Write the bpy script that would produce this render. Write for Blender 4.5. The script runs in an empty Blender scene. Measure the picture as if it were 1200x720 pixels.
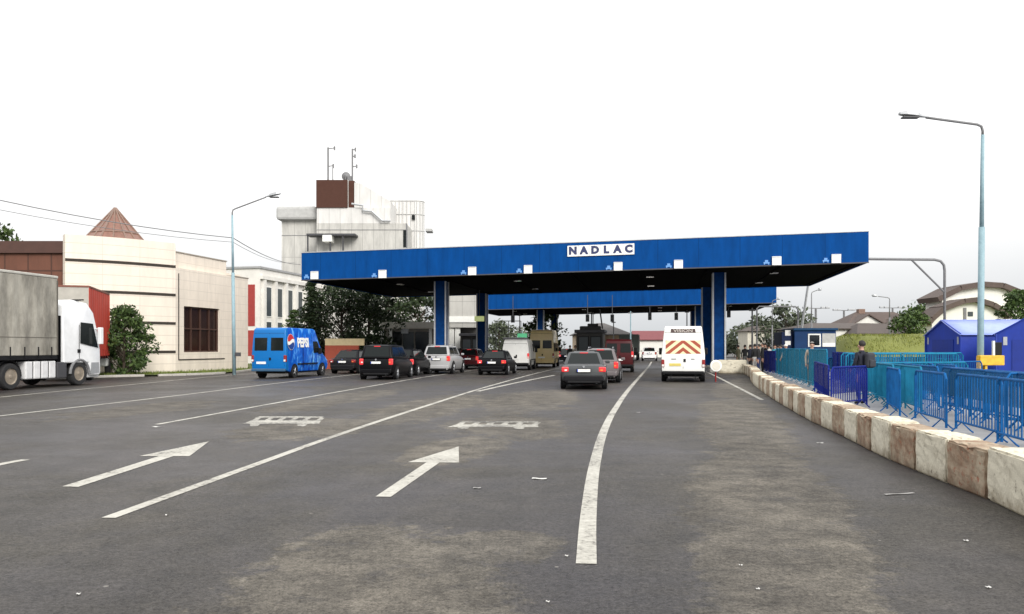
import bpy, bmesh, math, random
from mathutils import Vector, Matrix
R = math.radians
random.seed(11)
sc = bpy.context.scene
col = sc.collection
F, EYE, HOR = 950.0, 1.62, 407.0

def ground(px, py):                      # where a point of the road seen in the photograph lies
    d = F * EYE / (py - HOR)
    return ((px - 600) / F * d, d)
def bearing(px, d):
    return (px - 600) / F * d
def elev(py, d):
    return EYE + (HOR - py) / F * d

# ------------------------------------------------------------------ materials
def nodes_of(name):
    m = bpy.data.materials.new(name); m.use_nodes = True
    nt = m.node_tree
    return m, nt, nt.nodes['Principled BSDF']

def mat(name, c, rough=.6, metal=0., var=.12, scale=3., bump=0., bscale=40., coat=0., emit=None, estr=0., spec=.5, c2=None, stretch=None):
    m, nt, b = nodes_of(name)
    b.inputs['Roughness'].default_value = rough
    b.inputs['Metallic'].default_value = metal
    b.inputs['Specular IOR Level'].default_value = spec
    b.inputs['Coat Weight'].default_value = coat
    b.inputs['Coat Roughness'].default_value = .06
    tc = nt.nodes.new('ShaderNodeTexCoord')
    vec = tc.outputs['Object']
    if stretch:
        mp = nt.nodes.new('ShaderNodeMapping'); mp.inputs['Scale'].default_value = stretch
        nt.links.new(vec, mp.inputs['Vector']); vec = mp.outputs['Vector']
    n = nt.nodes.new('ShaderNodeTexNoise'); n.inputs['Scale'].default_value = scale
    n.inputs['Detail'].default_value = 6; n.inputs['Roughness'].default_value = .65
    nt.links.new(vec, n.inputs['Vector'])
    r = nt.nodes.new('ShaderNodeValToRGB')
    r.color_ramp.elements[0].position = .3; r.color_ramp.elements[1].position = .7
    lo = [x * (1 - var) for x in c]; hi = [min(1, x * (1 + var)) for x in c]
    if c2: lo = list(c2); hi = list(c)
    r.color_ramp.elements[0].color = (*lo, 1); r.color_ramp.elements[1].color = (*hi, 1)
    nt.links.new(n.outputs['Fac'], r.inputs['Fac'])
    nt.links.new(r.outputs['Color'], b.inputs['Base Color'])
    if bump:
        n2 = nt.nodes.new('ShaderNodeTexNoise'); n2.inputs['Scale'].default_value = bscale; n2.inputs['Detail'].default_value = 4
        nt.links.new(tc.outputs['Object'], n2.inputs['Vector'])
        bp = nt.nodes.new('ShaderNodeBump'); bp.inputs['Strength'].default_value = bump; bp.inputs['Distance'].default_value = .02
        nt.links.new(n2.outputs['Fac'], bp.inputs['Height']); nt.links.new(bp.outputs['Normal'], b.inputs['Normal'])
    if emit:
        b.inputs['Emission Color'].default_value = (*emit, 1); b.inputs['Emission Strength'].default_value = estr
    return m

def paint(name, c, var=.06, coat=.35, spec=.3):
    return mat(name, c, rough=.35, var=var, scale=2.2, coat=coat, spec=spec)

def panel_mat(name, c, sx, sz, gap=.03, rough=.75, line=.45, var=.1, offset=0.0, bumpiness=.25, streak=.0):
    """cladding: joints every sx along the wall and every sz up it (generated from real object coordinates)"""
    m, nt, b = nodes_of(name)
    b.inputs['Roughness'].default_value = rough
    tc = nt.nodes.new('ShaderNodeTexCoord')
    sep = nt.nodes.new('ShaderNodeSeparateXYZ'); nt.links.new(tc.outputs['Object'], sep.inputs[0])
    def math_(op, a, bb=None, cc=None):
        n = nt.nodes.new('ShaderNodeMath'); n.operation = op
        for i, v in enumerate((a, bb, cc)):
            if v is None: continue
            if isinstance(v, (int, float)): n.inputs[i].default_value = v
            else: nt.links.new(v, n.inputs[i])
        return n.outputs[0]
    masks = []
    if sx:
        h = math_('ADD', sep.outputs[0], sep.outputs[1])
        h = math_('FRACT', math_('DIVIDE', math_('ADD', h, 500.0 * sx + offset), sx))
        masks.append(math_('LESS_THAN', h, gap / sx))
    if sz:
        h = math_('FRACT', math_('DIVIDE', math_('ADD', sep.outputs[2], 100.0 * sz), sz))
        masks.append(math_('LESS_THAN', h, gap / sz))
    k = masks[0]
    for q in masks[1:]: k = math_('MAXIMUM', k, q)
    n = nt.nodes.new('ShaderNodeTexNoise'); n.inputs['Scale'].default_value = .8; n.inputs['Detail'].default_value = 7; n.inputs['Roughness'].default_value = .7
    mp = nt.nodes.new('ShaderNodeMapping'); mp.inputs['Scale'].default_value = (2.2, 2.2, .5)
    nt.links.new(tc.outputs['Object'], mp.inputs['Vector']); nt.links.new(mp.outputs['Vector'], n.inputs['Vector'])
    r = nt.nodes.new('ShaderNodeValToRGB')
    r.color_ramp.elements[0].position = .3; r.color_ramp.elements[1].position = .68
    r.color_ramp.elements[0].color = (*[x * (1 - var - streak) for x in c], 1); r.color_ramp.elements[1].color = (*[min(1, x * (1 + var)) for x in c], 1)
    nt.links.new(n.outputs['Fac'], r.inputs['Fac'])
    mx = nt.nodes.new('ShaderNodeMix'); mx.data_type = 'RGBA'
    nt.links.new(k, mx.inputs[0]); nt.links.new(r.outputs['Color'], mx.inputs[6])
    mx.inputs[7].default_value = (*[x * line for x in c], 1)
    nt.links.new(mx.outputs[2], b.inputs['Base Color'])
    bp = nt.nodes.new('ShaderNodeBump'); bp.inputs['Strength'].default_value = bumpiness; bp.inputs['Distance'].default_value = .03
    inv = math_('SUBTRACT', 1.0, k); nt.links.new(inv, bp.inputs['Height']); nt.links.new(bp.outputs['Normal'], b.inputs['Normal'])
    return m

def glass_dark(name, c=(.008, .011, .011), rough=.1):
    m, nt, b = nodes_of(name)
    b.inputs['Base Color'].default_value = (*c, 1); b.inputs['Roughness'].default_value = rough
    b.inputs['Specular IOR Level'].default_value = .2
    return m

M = {}
M['black'] = mat('black_plastic', (.009, .009, .01), .6, spec=.2)
M['shade_black'] = mat('painted_shade', (.0035, .0035, .004), .95, spec=.02)  # near-black colour stands in for deep shade
M['tyre'] = mat('tyre_rubber', (.016, .016, .017), .85, bump=.2)
M['rim'] = mat('alloy_rim', (.42, .43, .45), .38, .6)
M['rim_dull'] = mat('dusty_steel_rim', (.22, .2, .18), .6, .3)
M['glass'] = glass_dark('tinted_glass')
M['glass_grey'] = glass_dark('grey_glass', (.06, .07, .075), .12)
M['lamp_red'] = mat('tail_lamp_red', (.42, .015, .02), .25, emit=(1, .06, .06), estr=.28, coat=.3)
M['lamp_off'] = mat('tail_lamp_unlit', (.24, .015, .015), .25, coat=.6)
M['lamp_amber'] = mat('indicator_amber', (.75, .2, .04), .3, coat=.5)
M['lamp_clear'] = mat('clear_lamp', (.7, .68, .66), .2, coat=.6)
M['plate'] = mat('number_plate_white', (.75, .75, .73), .5)
M['plate_yellow'] = mat('number_plate_yellow', (.62, .5, .12), .5)
M['plate_eu'] = mat('plate_blue_band', (.02, .06, .4), .5)
M['chrome'] = mat('bright_metal', (.55, .56, .58), .22, .9)
M['white_paint'] = paint('white_van_paint', (.8, .8, .77))
M['steel'] = mat('galvanised_steel', (.36, .37, .38), .5, .4)
M['pole_blue'] = mat('pale_blue_pole_paint', (.27, .39, .43), .6, scale=5, c2=(.2, .30, .34), spec=.3)
M['pole_grey'] = mat('grey_pole', (.16, .16, .165), .6)
M['pole_dark'] = mat('dark_pole', (.05, .05, .055), .6)
M['fascia'] = panel_mat('canopy_blue_panel', (.0006, .052, .215), 2.4, 0, gap=.035, rough=.7, line=.62, var=.14, streak=.12); M['fascia'].node_tree.nodes['Principled BSDF'].inputs['Specular IOR Level'].default_value = .08
M['column_blue'] = mat('column_blue_panel', (.001, .036, .15), .65, var=.3, spec=.1)
M['trim'] = mat('aluminium_trim', (.45, .46, .47), .45, .4)
M['white_sheet'] = mat('white_panel', (.78, .78, .74), .5, var=.06)
M['letter'] = mat('navy_lettering', (.022, .03, .10), .6)
M['white_line'] = None
M['kerb'] = mat('pale_kerb_stone', (.42, .4, .36), .85, bump=.3)
M['stone_dark'] = mat('recessed_joint', (.035, .028, .022), .9)
M['trunk'] = mat('bark', (.06, .045, .032), .9, bump=.5)
M['skin'] = mat('skin', (.42, .24, .17), .55)
M['hair'] = mat('dark_hair', (.015, .012, .01), .7)
M['hair_grey'] = mat('grey_hair', (.2, .19, .18), .7)
M['shoe'] = mat('dark_shoe', (.02, .02, .02), .6)
def leaf(name, a, b_):
    m, nt, b = nodes_of(name)
    b.inputs['Roughness'].default_value = .6; b.inputs['Specular IOR Level'].default_value = .25
    g = nt.nodes.new('ShaderNodeNewGeometry')
    r = nt.nodes.new('ShaderNodeValToRGB')
    r.color_ramp.elements[0].color = (*a, 1); r.color_ramp.elements[1].color = (*b_, 1)
    nt.links.new(g.outputs['Random Per Island'], r.inputs['Fac'])
    nt.links.new(r.outputs['Color'], b.inputs['Base Color'])
    return m
M['leaf_bush'] = leaf('bush_leaves', (.02, .042, .012), (.075, .12, .032))
M['leaf_dark'] = leaf('conifer_needles', (.01, .02, .009), (.035, .055, .018))
M['leaf_mid'] = leaf('broad_leaves', (.025, .05, .014), (.085, .13, .035))
M['leaf_far'] = leaf('hazed_far_leaves', (.05, .065, .04), (.11, .13, .08))  # greyer and paler: distance haze is put into the leaf colour
M['bank_grass'] = leaf('bank_grass_blades', (.10, .13, .022), (.23, .235, .05))
M['grass'] = leaf('grass_blades', (.06, .095, .016), (.17, .2, .04))

# ------------------------------------------------------------------ mesh helpers
class MB:
    def __init__(s): s.v = []; s.f = []; s.m = []
    def add(s, vs, fs, mi=0):
        o = len(s.v); s.v += [tuple(p) for p in vs]
        s.f += [tuple(i + o for i in f) for f in fs]; s.m += [mi] * len(fs)
    def box(s, c, size, rz=0., mi=0, taper=1.):
        x, y, z = size[0] / 2, size[1] / 2, size[2] / 2
        cs, sn = math.cos(rz), math.sin(rz); vs = []
        for dz in (-1, 1):
            t = 1 if dz < 0 else taper
            for dx, dy in ((-1, -1), (1, -1), (1, 1), (-1, 1)):
                a, b = dx * x * t, dy * y * t
                vs.append((c[0] + a * cs - b * sn, c[1] + a * sn + b * cs, c[2] + dz * z))
        s.add(vs, [(3, 2, 1, 0), (4, 5, 6, 7), (0, 1, 5, 4), (1, 2, 6, 5), (2, 3, 7, 6), (3, 0, 4, 7)], mi)
    def bx(s, x0, x1, y0, y1, z0, z1, mi=0):
        s.box(((x0 + x1) / 2, (y0 + y1) / 2, (z0 + z1) / 2), (x1 - x0, y1 - y0, z1 - z0), 0, mi)
    def hexa(s, b4, t4, mi=0):                       # bottom quad, top quad, both counter-clockwise from above
        s.add(list(b4) + list(t4), [(3, 2, 1, 0), (4, 5, 6, 7), (0, 1, 5, 4), (1, 2, 6, 5), (2, 3, 7, 6), (3, 0, 4, 7)], mi)
    def slab(s, A, B, C, D, off=.004, th=.012, mi=0):   # thin plate standing proud of face ABCD
        A, B, C, D = map(Vector, (A, B, C, D)); n = (B - A).cross(D - A).normalized()
        lo = [p + n * (off - th) for p in (A, B, C, D)]; hi = [p + n * off for p in (A, B, C, D)]
        s.add(lo + hi, [(3, 2, 1, 0), (4, 5, 6, 7), (0, 1, 5, 4), (1, 2, 6, 5), (2, 3, 7, 6), (3, 0, 4, 7)], mi)
    def tube(s, pts, r, n=8, mi=0, caps=True):
        pts = [Vector(p) for p in pts]
        rs = r if isinstance(r, (list, tuple)) else [r] * len(pts)
        rings = []
        up = None
        for i, p in enumerate(pts):
            d = (pts[min(i + 1, len(pts) - 1)] - pts[max(i - 1, 0)]).normalized()
            if up is None:
                up = Vector((0, 0, 1)) if abs(d.z) < .9 else Vector((1, 0, 0))
            a = d.cross(up)
            if a.length < 1e-4: a = d.cross(Vector((0, 1, 0)))
            a.normalize(); b = a.cross(d).normalized(); up = b
            rings.append([p + (a * math.cos(2 * math.pi * k / n) + b * math.sin(2 * math.pi * k / n)) * rs[i] for k in range(n)])
        vs = [q for ring in rings for q in ring]; fs = []
        for i in range(len(pts) - 1):
            for k in range(n):
                a = i * n + k; b = i * n + (k + 1) % n
                fs.append((a, b, b + n, a + n))
        if caps:
            fs.append(tuple(range(n - 1, -1, -1))); fs.append(tuple((len(pts) - 1) * n + k for k in range(n)))
        s.add(vs, fs, mi)
    def lathe(s, prof, c=(0, 0, 0), axis='z', n=20, mi=0):   # prof: (radius, along)
        vs = []; fs = []
        for r, h in prof:
            for k in range(n):
                a = 2 * math.pi * k / n; u, w = r * math.cos(a), r * math.sin(a)
                p = {'z': (u, w, h), 'x': (h, u, w), 'y': (w, h, u)}[axis]
                vs.append((p[0] + c[0], p[1] + c[1], p[2] + c[2]))
        for i in range(len(prof) - 1):
            for k in range(n):
                a = i * n + k; b = i * n + (k + 1) % n
                fs.append((a, b, b + n, a + n))
        fs.append(tuple(range(n - 1, -1, -1))); fs.append(tuple((len(prof) - 1) * n + k for k in range(n)))
        s.add(vs, fs, mi)
    def prism(s, poly, x0, x1, mi=0, w=None):   # poly of (y,z) extruded in x; w(z) scales the half width
        n = len(poly); vs = []
        for x in (x0, x1):
            for y, z in poly: vs.append((x * (w(y, z) if w else 1), y, z))
        fs = [tuple(range(n)), tuple(range(2 * n - 1, n - 1, -1))]
        for i in range(n):
            j = (i + 1) % n; fs.append((i, i + n, j + n, j))
        s.add(vs, fs, mi)
    def poly(s, pts, z, mi=0):
        s.add([(p[0], p[1], z) for p in pts], [tuple(range(len(pts)))], mi)
    def build(s, name, m, parent=None, smooth=False, bevel=0., seg=2, loc=None, rz=0., fix=True):
        me = bpy.data.meshes.new(name)
        me.from_pydata(s.v, [], s.f); me.update()
        ms = m if isinstance(m, (list, tuple)) else [m]
        for q in ms: me.materials.append(q)
        if len(ms) > 1:
            me.polygons.foreach_set('material_index', s.m)
        if fix:
            bm = bmesh.new(); bm.from_mesh(me); bmesh.ops.recalc_face_normals(bm, faces=bm.faces); bm.to_mesh(me); bm.free()
        if smooth: me.polygons.foreach_set('use_smooth', [True] * len(me.polygons))
        o = bpy.data.objects.new(name, me); col.objects.link(o)
        if parent: o.parent = parent
        if loc: o.location = loc
        o.rotation_euler.z = rz
        if bevel:
            b = o.modifiers.new('bevel', 'BEVEL'); b.width = bevel; b.segments = seg; b.limit_method = 'ANGLE'; b.angle_limit = R(28)
            b.harden_normals = False
        return o

def tag(o, label, cat, group=None, kind=None):
    if label: o['label'] = label
    if cat: o['category'] = cat
    if group: o['group'] = group
    if kind: o['kind'] = kind
    return o
def thing(name, label, cat, loc=(0, 0, 0), rz=0., group=None):
    o = bpy.data.objects.new(name, None); col.objects.link(o)
    o.empty_display_size = .3
    o.location = loc; o.rotation_euler = (0, 0, rz)
    return tag(o, label, cat, group)
def structure(o):
    o['kind'] = 'structure'; return o
def copy_thing(o, loc, rz, label=None):
    r = o.copy(); col.objects.link(r); r.location = loc; r.rotation_euler = (0, 0, rz)
    if label: r['label'] = label
    for ch in list(o.children):
        c = ch.copy(); col.objects.link(c); c.parent = r
        for g in list(ch.children):
            q = g.copy(); col.objects.link(q); q.parent = c
    return r
def lettering(name, body, size, m, parent, loc, rot, depth=.01, align='CENTER', sx=1., bold=0.):
    cu = bpy.data.curves.new(name, 'FONT'); cu.body = body; cu.size = size; cu.extrude = depth / 2
    cu.align_x = align; cu.align_y = 'CENTER'; cu.offset = bold; cu.resolution_u = 3
    t = bpy.data.objects.new('tmp_' + name, cu); col.objects.link(t)
    dg = bpy.context.evaluated_depsgraph_get()
    me = bpy.data.meshes.new_from_object(t.evaluated_get(dg))
    bpy.data.objects.remove(t); bpy.data.curves.remove(cu)
    me.name = name; me.materials.clear(); me.materials.append(m)
    o = bpy.data.objects.new(name, me); col.objects.link(o); o.parent = parent
    o.location = loc; o.rotation_euler = rot; o.scale = (sx, 1, 1)
    return o

# ------------------------------------------------------------------ ground, road, paint
def asphalt():
    m, nt, b = nodes_of('damp_asphalt')
    tc = nt.nodes.new('ShaderNodeTexCoord'); L = nt.links
    def noise(scale, detail=6, rough=.6, dist=0., vec=None):
        n = nt.nodes.new('ShaderNodeTexNoise'); n.inputs['Scale'].default_value = scale
        n.inputs['Detail'].default_value = detail; n.inputs['Roughness'].default_value = rough; n.inputs['Distortion'].default_value = dist
        L.new(vec or tc.outputs['Object'], n.inputs['Vector']); return n.outputs['Fac']
    def mth(op, a, bb=None):
        n = nt.nodes.new('ShaderNodeMath'); n.operation = op
        for i, v in enumerate((a, bb)):
            if v is None: continue
            if isinstance(v, (int, float)): n.inputs[i].default_value = v
            else: L.new(v, n.inputs[i])
        return n.outputs[0]
    def ramp(v, p0, p1, c0=(0, 0, 0), c1=(1, 1, 1)):
        r = nt.nodes.new('ShaderNodeValToRGB'); r.color_ramp.elements[0].position = p0; r.color_ramp.elements[1].position = p1
        r.color_ramp.elements[0].color = (*c0, 1); r.color_ramp.elements[1].color = (*c1, 1)
        L.new(v, r.inputs['Fac']); return r.outputs['Color']
    # dried patches, where the photograph shows them (centre x, y, half sizes, turn)
    patches = [(-1.0, 5.6, .8, 1.5, 8), (-.9, 4.4, 1.0, .9, 0), (-.1, 6.6, .5, .5, 0), (1.9, 6.0, .55, 2.6, -10), (2.9, 9.5, .75, 4.6, -14), (5.2, 18.5, .9, 8, -14),
               (-4.1, 16.3, 1.2, 2.2, -12), (-.1, 16.6, 1.2, 2.2, 0), (-.9, 13.0, .7, 1.8, -10), (.7, 25, 1.3, 5, -8), (-2.2, 22, 1.1, 5, -8), (-5.4, 25, 1.0, 5, -8),
               (9.5, 33, 1.1, 9, -18), (-9.5, 21, 1.1, 3, -8)]
    tot = None
    for cx, cy, rx, ry, a in patches:
        mp = nt.nodes.new('ShaderNodeMapping'); mp.vector_type = 'TEXTURE'
        mp.inputs['Location'].default_value = (cx, cy, 0); mp.inputs['Rotation'].default_value = (0, 0, R(a)); mp.inputs['Scale'].default_value = (rx * 1.7, ry * 1.7, 1)
        L.new(tc.outputs['Object'], mp.inputs['Vector'])
        g = nt.nodes.new('ShaderNodeTexGradient'); g.gradient_type = 'SPHERICAL'; L.new(mp.outputs['Vector'], g.inputs['Vector'])
        tot = g.outputs['Fac'] if tot is None else mth('MAXIMUM', tot, g.outputs['Fac'])
    wob = noise(.55, 10, .74, .4)
    dry = mth('ADD', tot, mth('MULTIPLY', mth('SUBTRACT', wob, .5), 1.15))
    dry = mth('ADD', dry, mth('MULTIPLY', mth('SUBTRACT', noise(4.2, 9, .8), .5), .95))
    dryf = ramp(dry, .33, .44)
    holes = ramp(noise(1.7, 9, .75, .3), .56, .63)
    dryf = mth('MULTIPLY', dryf, mth('SUBTRACT', 1.0, mth('MULTIPLY', holes, .6)))
    wetf = ramp(noise(.22, 6, .65, .4), .40, .60)
    grain = mth('ADD', mth('MULTIPLY', noise(60, 3, .85), .45), mth('MULTIPLY', noise(19, 5, .9), .55))
    mid = noise(1.9, 9, .76)
    wet_c = ramp(wetf, 0, 1, (.057, .0515, .0435), (.045, .041, .043))
    dry_c = ramp(mid, .3, .72, (.088, .080, .068), (.145, .133, .114))
    mx = nt.nodes.new('ShaderNodeMix'); mx.data_type = 'RGBA'; L.new(dryf, mx.inputs[0]); L.new(wet_c, mx.inputs[6]); L.new(dry_c, mx.inputs[7])
    g2 = nt.nodes.new('ShaderNodeMix'); g2.data_type = 'RGBA'; g2.blend_type = 'MULTIPLY'; g2.inputs[0].default_value = .9
    L.new(mx.outputs[2], g2.inputs[6]); L.new(ramp(grain, .40, .60, (.42, .42, .42), (1.55, 1.52, 1.48)), g2.inputs[7])
    g5 = nt.nodes.new('ShaderNodeMix'); g5.data_type = 'RGBA'; g5.blend_type = 'MULTIPLY'; g5.inputs[0].default_value = .9
    L.new(g2.outputs[2], g5.inputs[6]); L.new(ramp(mid, .34, .66, (.55, .55, .56), (1.25, 1.23, 1.2)), g5.inputs[7])
    # polished wheel tracks along the lanes
    mpt = nt.nodes.new('ShaderNodeMapping'); mpt.inputs['Rotation'].default_value = (0, 0, R(9)); mpt.inputs['Scale'].default_value = (.62, .02, 1)
    L.new(tc.outputs['Object'], mpt.inputs['Vector'])
    g3 = nt.nodes.new('ShaderNodeMix'); g3.data_type = 'RGBA'; g3.blend_type = 'MULTIPLY'; g3.inputs[0].default_value = .6
    L.new(g5.outputs[2], g3.inputs[6]); L.new(ramp(noise(1.0, 3, .5, .2, mpt.outputs['Vector']), .4, .6, (.7, .7, .71), (1.12, 1.12, 1.1)), g3.inputs[7])
    # scattered pale chippings
    vp = nt.nodes.new('ShaderNodeTexVoronoi'); vp.inputs['Scale'].default_value = 2.6; L.new(tc.outputs['Object'], vp.inputs['Vector'])
    sepc = nt.nodes.new('ShaderNodeSeparateColor'); L.new(vp.outputs['Color'], sepc.inputs[0])
    chip = mth('MULTIPLY', mth('LESS_THAN', vp.outputs['Distance'], .045), mth('GREATER_THAN', sepc.outputs[0], .72))
    gc = nt.nodes.new('ShaderNodeMix'); gc.data_type = 'RGBA'; L.new(mth('MULTIPLY', chip, .8), gc.inputs[0]); L.new(g3.outputs[2], gc.inputs[6]); gc.inputs[7].default_value = (.24, .225, .2, 1)
    g3 = gc
    # oily spots, cracks
    v = nt.nodes.new('ShaderNodeTexVoronoi'); v.feature = 'DISTANCE_TO_EDGE'; v.inputs['Scale'].default_value = .16
    wv = nt.nodes.new('ShaderNodeVectorMath'); wv.operation = 'ADD'
    nz = nt.nodes.new('ShaderNodeTexNoise'); nz.inputs['Scale'].default_value = .8; nz.inputs['Detail'].default_value = 6; L.new(tc.outputs['Object'], nz.inputs['Vector'])
    sc_ = nt.nodes.new('ShaderNodeVectorMath'); sc_.operation = 'SCALE'; sc_.inputs['Scale'].default_value = 3.0; L.new(nz.outputs['Color'], sc_.inputs[0])
    L.new(tc.outputs['Object'], wv.inputs[0]); L.new(sc_.outputs[0], wv.inputs[1]); L.new(wv.outputs[0], v.inputs['Vector'])
    crack = mth('MULTIPLY', mth('LESS_THAN', v.outputs['Distance'], .0016), ramp(noise(.35, 3), .48, .56))
    spot = ramp(noise(1.3, 3, .5), .70, .76)
    dark = mth('MAXIMUM', mth('MULTIPLY', crack, .55), mth('MULTIPLY', spot, .45))
    g4 = nt.nodes.new('ShaderNodeMix'); g4.data_type = 'RGBA'; L.new(dark, g4.inputs[0]); L.new(g3.outputs[2], g4.inputs[6]); g4.inputs[7].default_value = (.012, .012, .012, 1)
    L.new(g4.outputs[2], b.inputs['Base Color'])
    rr = mth('ADD', mth('MULTIPLY', wetf, -.16), mth('ADD', .58, mth('MULTIPLY', dryf, .24)))
    L.new(rr, b.inputs['Roughness'])
    L.new(mth('MULTIPLY', ramp(grain, .38, .62, (.25, .25, .25), (1, 1, 1)), .46), b.inputs['Specular IOR Level'])
    bp = nt.nodes.new('ShaderNodeBump'); bp.inputs['Strength'].default_value = .8; bp.inputs['Distance'].default_value = .02
    L.new(mth('ADD', grain, mth('MULTIPLY', mid, .6)), bp.inputs['Height']); L.new(bp.outputs['Normal'], b.inputs['Normal'])
    return m

def worn_paint(name='worn_road_paint', wear=0.):
    m, nt, b = nodes_of(name); L = nt.links
    b.inputs['Roughness'].default_value = .6
    tc = nt.nodes.new('ShaderNodeTexCoord')
    n = nt.nodes.new('ShaderNodeTexNoise'); n.inputs['Scale'].default_value = 14; n.inputs['Detail'].default_value = 9; n.inputs['Roughness'].default_value = .78
    n2 = nt.nodes.new('ShaderNodeTexNoise'); n2.inputs['Scale'].default_value = 1.1; n2.inputs['Detail'].default_value = 5
    L.new(tc.outputs['Object'], n.inputs['Vector']); L.new(tc.outputs['Object'], n2.inputs['Vector'])
    a = nt.nodes.new('ShaderNodeMath'); a.operation = 'MULTIPLY_ADD'; L.new(n2.outputs['Fac'], a.inputs[0]); a.inputs[1].default_value = .5; L.new(n.outputs['Fac'], a.inputs[2])
    r = nt.nodes.new('ShaderNodeValToRGB'); r.color_ramp.interpolation = 'LINEAR'
    r.color_ramp.elements[0].position = .60 + wear; r.color_ramp.elements[0].color = (.07, .063, .055, 1)
    r.color_ramp.elements[1].position = .715 + wear; r.color_ramp.elements[1].color = (.36, .345, .30, 1)
    e = r.color_ramp.elements.new(.92); e.color = (.50, .485, .43, 1)
    L.new(a.outputs[0], r.inputs['Fac']); L.new(r.outputs['Color'], b.inputs['Base Color'])
    return m
M['white_line'] = worn_paint()
M['faded_line'] = worn_paint('faded_road_paint', .075)
M['asphalt'] = asphalt()

g = MB(); g.poly([(-500, -60), (500, -60), (500, 900), (-500, 900)], 0)
structure(g.build('ground', mat('far_ground', (.07, .075, .05), .9)))
g = MB(); g.poly([(-40, -30), (75, -30), (75, 230), (-40, 230)], .004)
road = structure(g.build('road', M['asphalt']))

def strip(pts, w, z=.009):
    pts = [Vector((p[0], p[1])) for p in pts]; mb = MB(); vs = []
    for i, p in enumerate(pts):
        d = (pts[min(i + 1, len(pts) - 1)] - pts[max(i - 1, 0)]).normalized(); n = Vector((d.y, -d.x)) * w / 2
        vs += [(p.x - n.x, p.y - n.y, z), (p.x + n.x, p.y + n.y, z)]
    mb.add(vs, [(2 * i, 2 * i + 1, 2 * i + 3, 2 * i + 2) for i in range(len(pts) - 1)])
    return mb
def dense(pts, k=6):                               # Catmull-Rom through measured points
    out = []
    P_ = [Vector(p) for p in pts]
    for i in range(len(P_) - 1):
        p0, p1, p2, p3 = P_[max(i - 1, 0)], P_[i], P_[i + 1], P_[min(i + 2, len(P_) - 1)]
        for j in range(k):
            t = j / k
            out.append(.5 * ((2 * p1) + (p2 - p0) * t + (2 * p0 - 5 * p1 + 4 * p2 - p3) * t * t + (3 * p1 - p0 - 3 * p2 + p3) * t ** 3))
    out.append(P_[-1]); return out
def lane(pix, w, extra=()):
    strip(dense([ground(*p) for p in pix] + list(extra)), w).build('lane_line', M['white_line'], road, fix=False)
lane([(127, 608), (300, 545), (400, 509), (500, 476), (580, 451), (645, 434)], .14, [(9, 90)])
lane([(560, 459), (605, 449), (650, 440)], .2)
lane([(687, 662), (690, 600), (697, 545), (708, 505), (722, 478), (740, 453), (760, 430)], .155, [(15.5, 90)])
lane([(184, 498), (300, 477), (400, 459), (500, 442), (555, 434)], .13, [(3, 100)])
lane([(-160, 508), (0, 488), (200, 465), (400, 441)], .13, [(-3, 95)])
lane([(-130, 482), (0, 466), (150, 451.5), (300, 438)], .13, [(-9, 80)])
lane([(893, 469), (860, 452), (830, 437)], .13, [(14.5, 64)])
lane([(-60, 559), (0, 545), (30, 539.5)], .15)
def mark(name, polys, m=None):
    mb = MB()
    for p in polys: mb.poly([ground(*q) for q in p], .009)
    mb.build(name, m or M['white_line'], road, fix=False)
mark('arrow_marking', [[(73, 571), (92, 571.5), (203, 535.5), (186, 535.5)], [(163, 535.3), (222, 535.4), (245, 518)]])
mark('arrow_marking', [[(440, 583), (458, 583.3), (515, 543), (500, 542.5)], [(478, 542.5), (538, 543), (537.5, 524)]])
def pictogram(x0, x1, yt, yb, skew):
    def q(u, v): return (x0 + (x1 - x0) * u + skew * v, yb + (yt - yb) * v)
    ps = [[q(0, .25), q(1, .25), q(.995, .6), q(.1, .6)], [q(.11, .86), q(.99, .86), q(1, 1), q(.17, 1)]]
    for u in (.14, .3, .46, .62, .78, .96): ps.append([q(u - .035, .6), q(u + .035, .6), q(u + .065, .86), q(u + .0, .86)])
    for u in (.17, .78): ps.append([q(u - .06, .24), q(u - .04, .05), q(u + .03, 0), q(u + .06, .06), q(u + .07, .24)])
    mark('vehicle_marking', ps, M['faded_line'])
pictogram(524, 631, 494.5, 503.5, 0)
pictogram(281, 372, 488.5, 500.5, 8)

# pale paving behind the block row, grass verge on the left, bank on the right
BLOCKS = [(4.42, 4.6), (4.70, 6.7), (4.86, 7.66), (5.02, 8.6), (5.14, 9.56), (5.26, 10.61), (5.38, 11.49), (5.6, 12.82), (5.87, 14.12), (6.13, 15.55), (6.40, 17.1), (6.72, 18.77),
          (8.1, 25.23), (9.55, 31.5), (11.06, 37.5), (12.6, 43), (14.0, 49), (15.2, 55), (16.2, 61)]
blk = dense(BLOCKS, 8)
pv = MB(); edge = [(p.x + .2, p.y) for p in blk]
pv.poly([(edge[0][0], -4)] + [(75, -4), (75, 61.2)] + edge[::-1], .03)
structure(pv.build('pavement', mat('pale_paving', (.26, .26, .265), .75, var=.25, scale=.9, bump=.15), fix=False))

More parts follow.
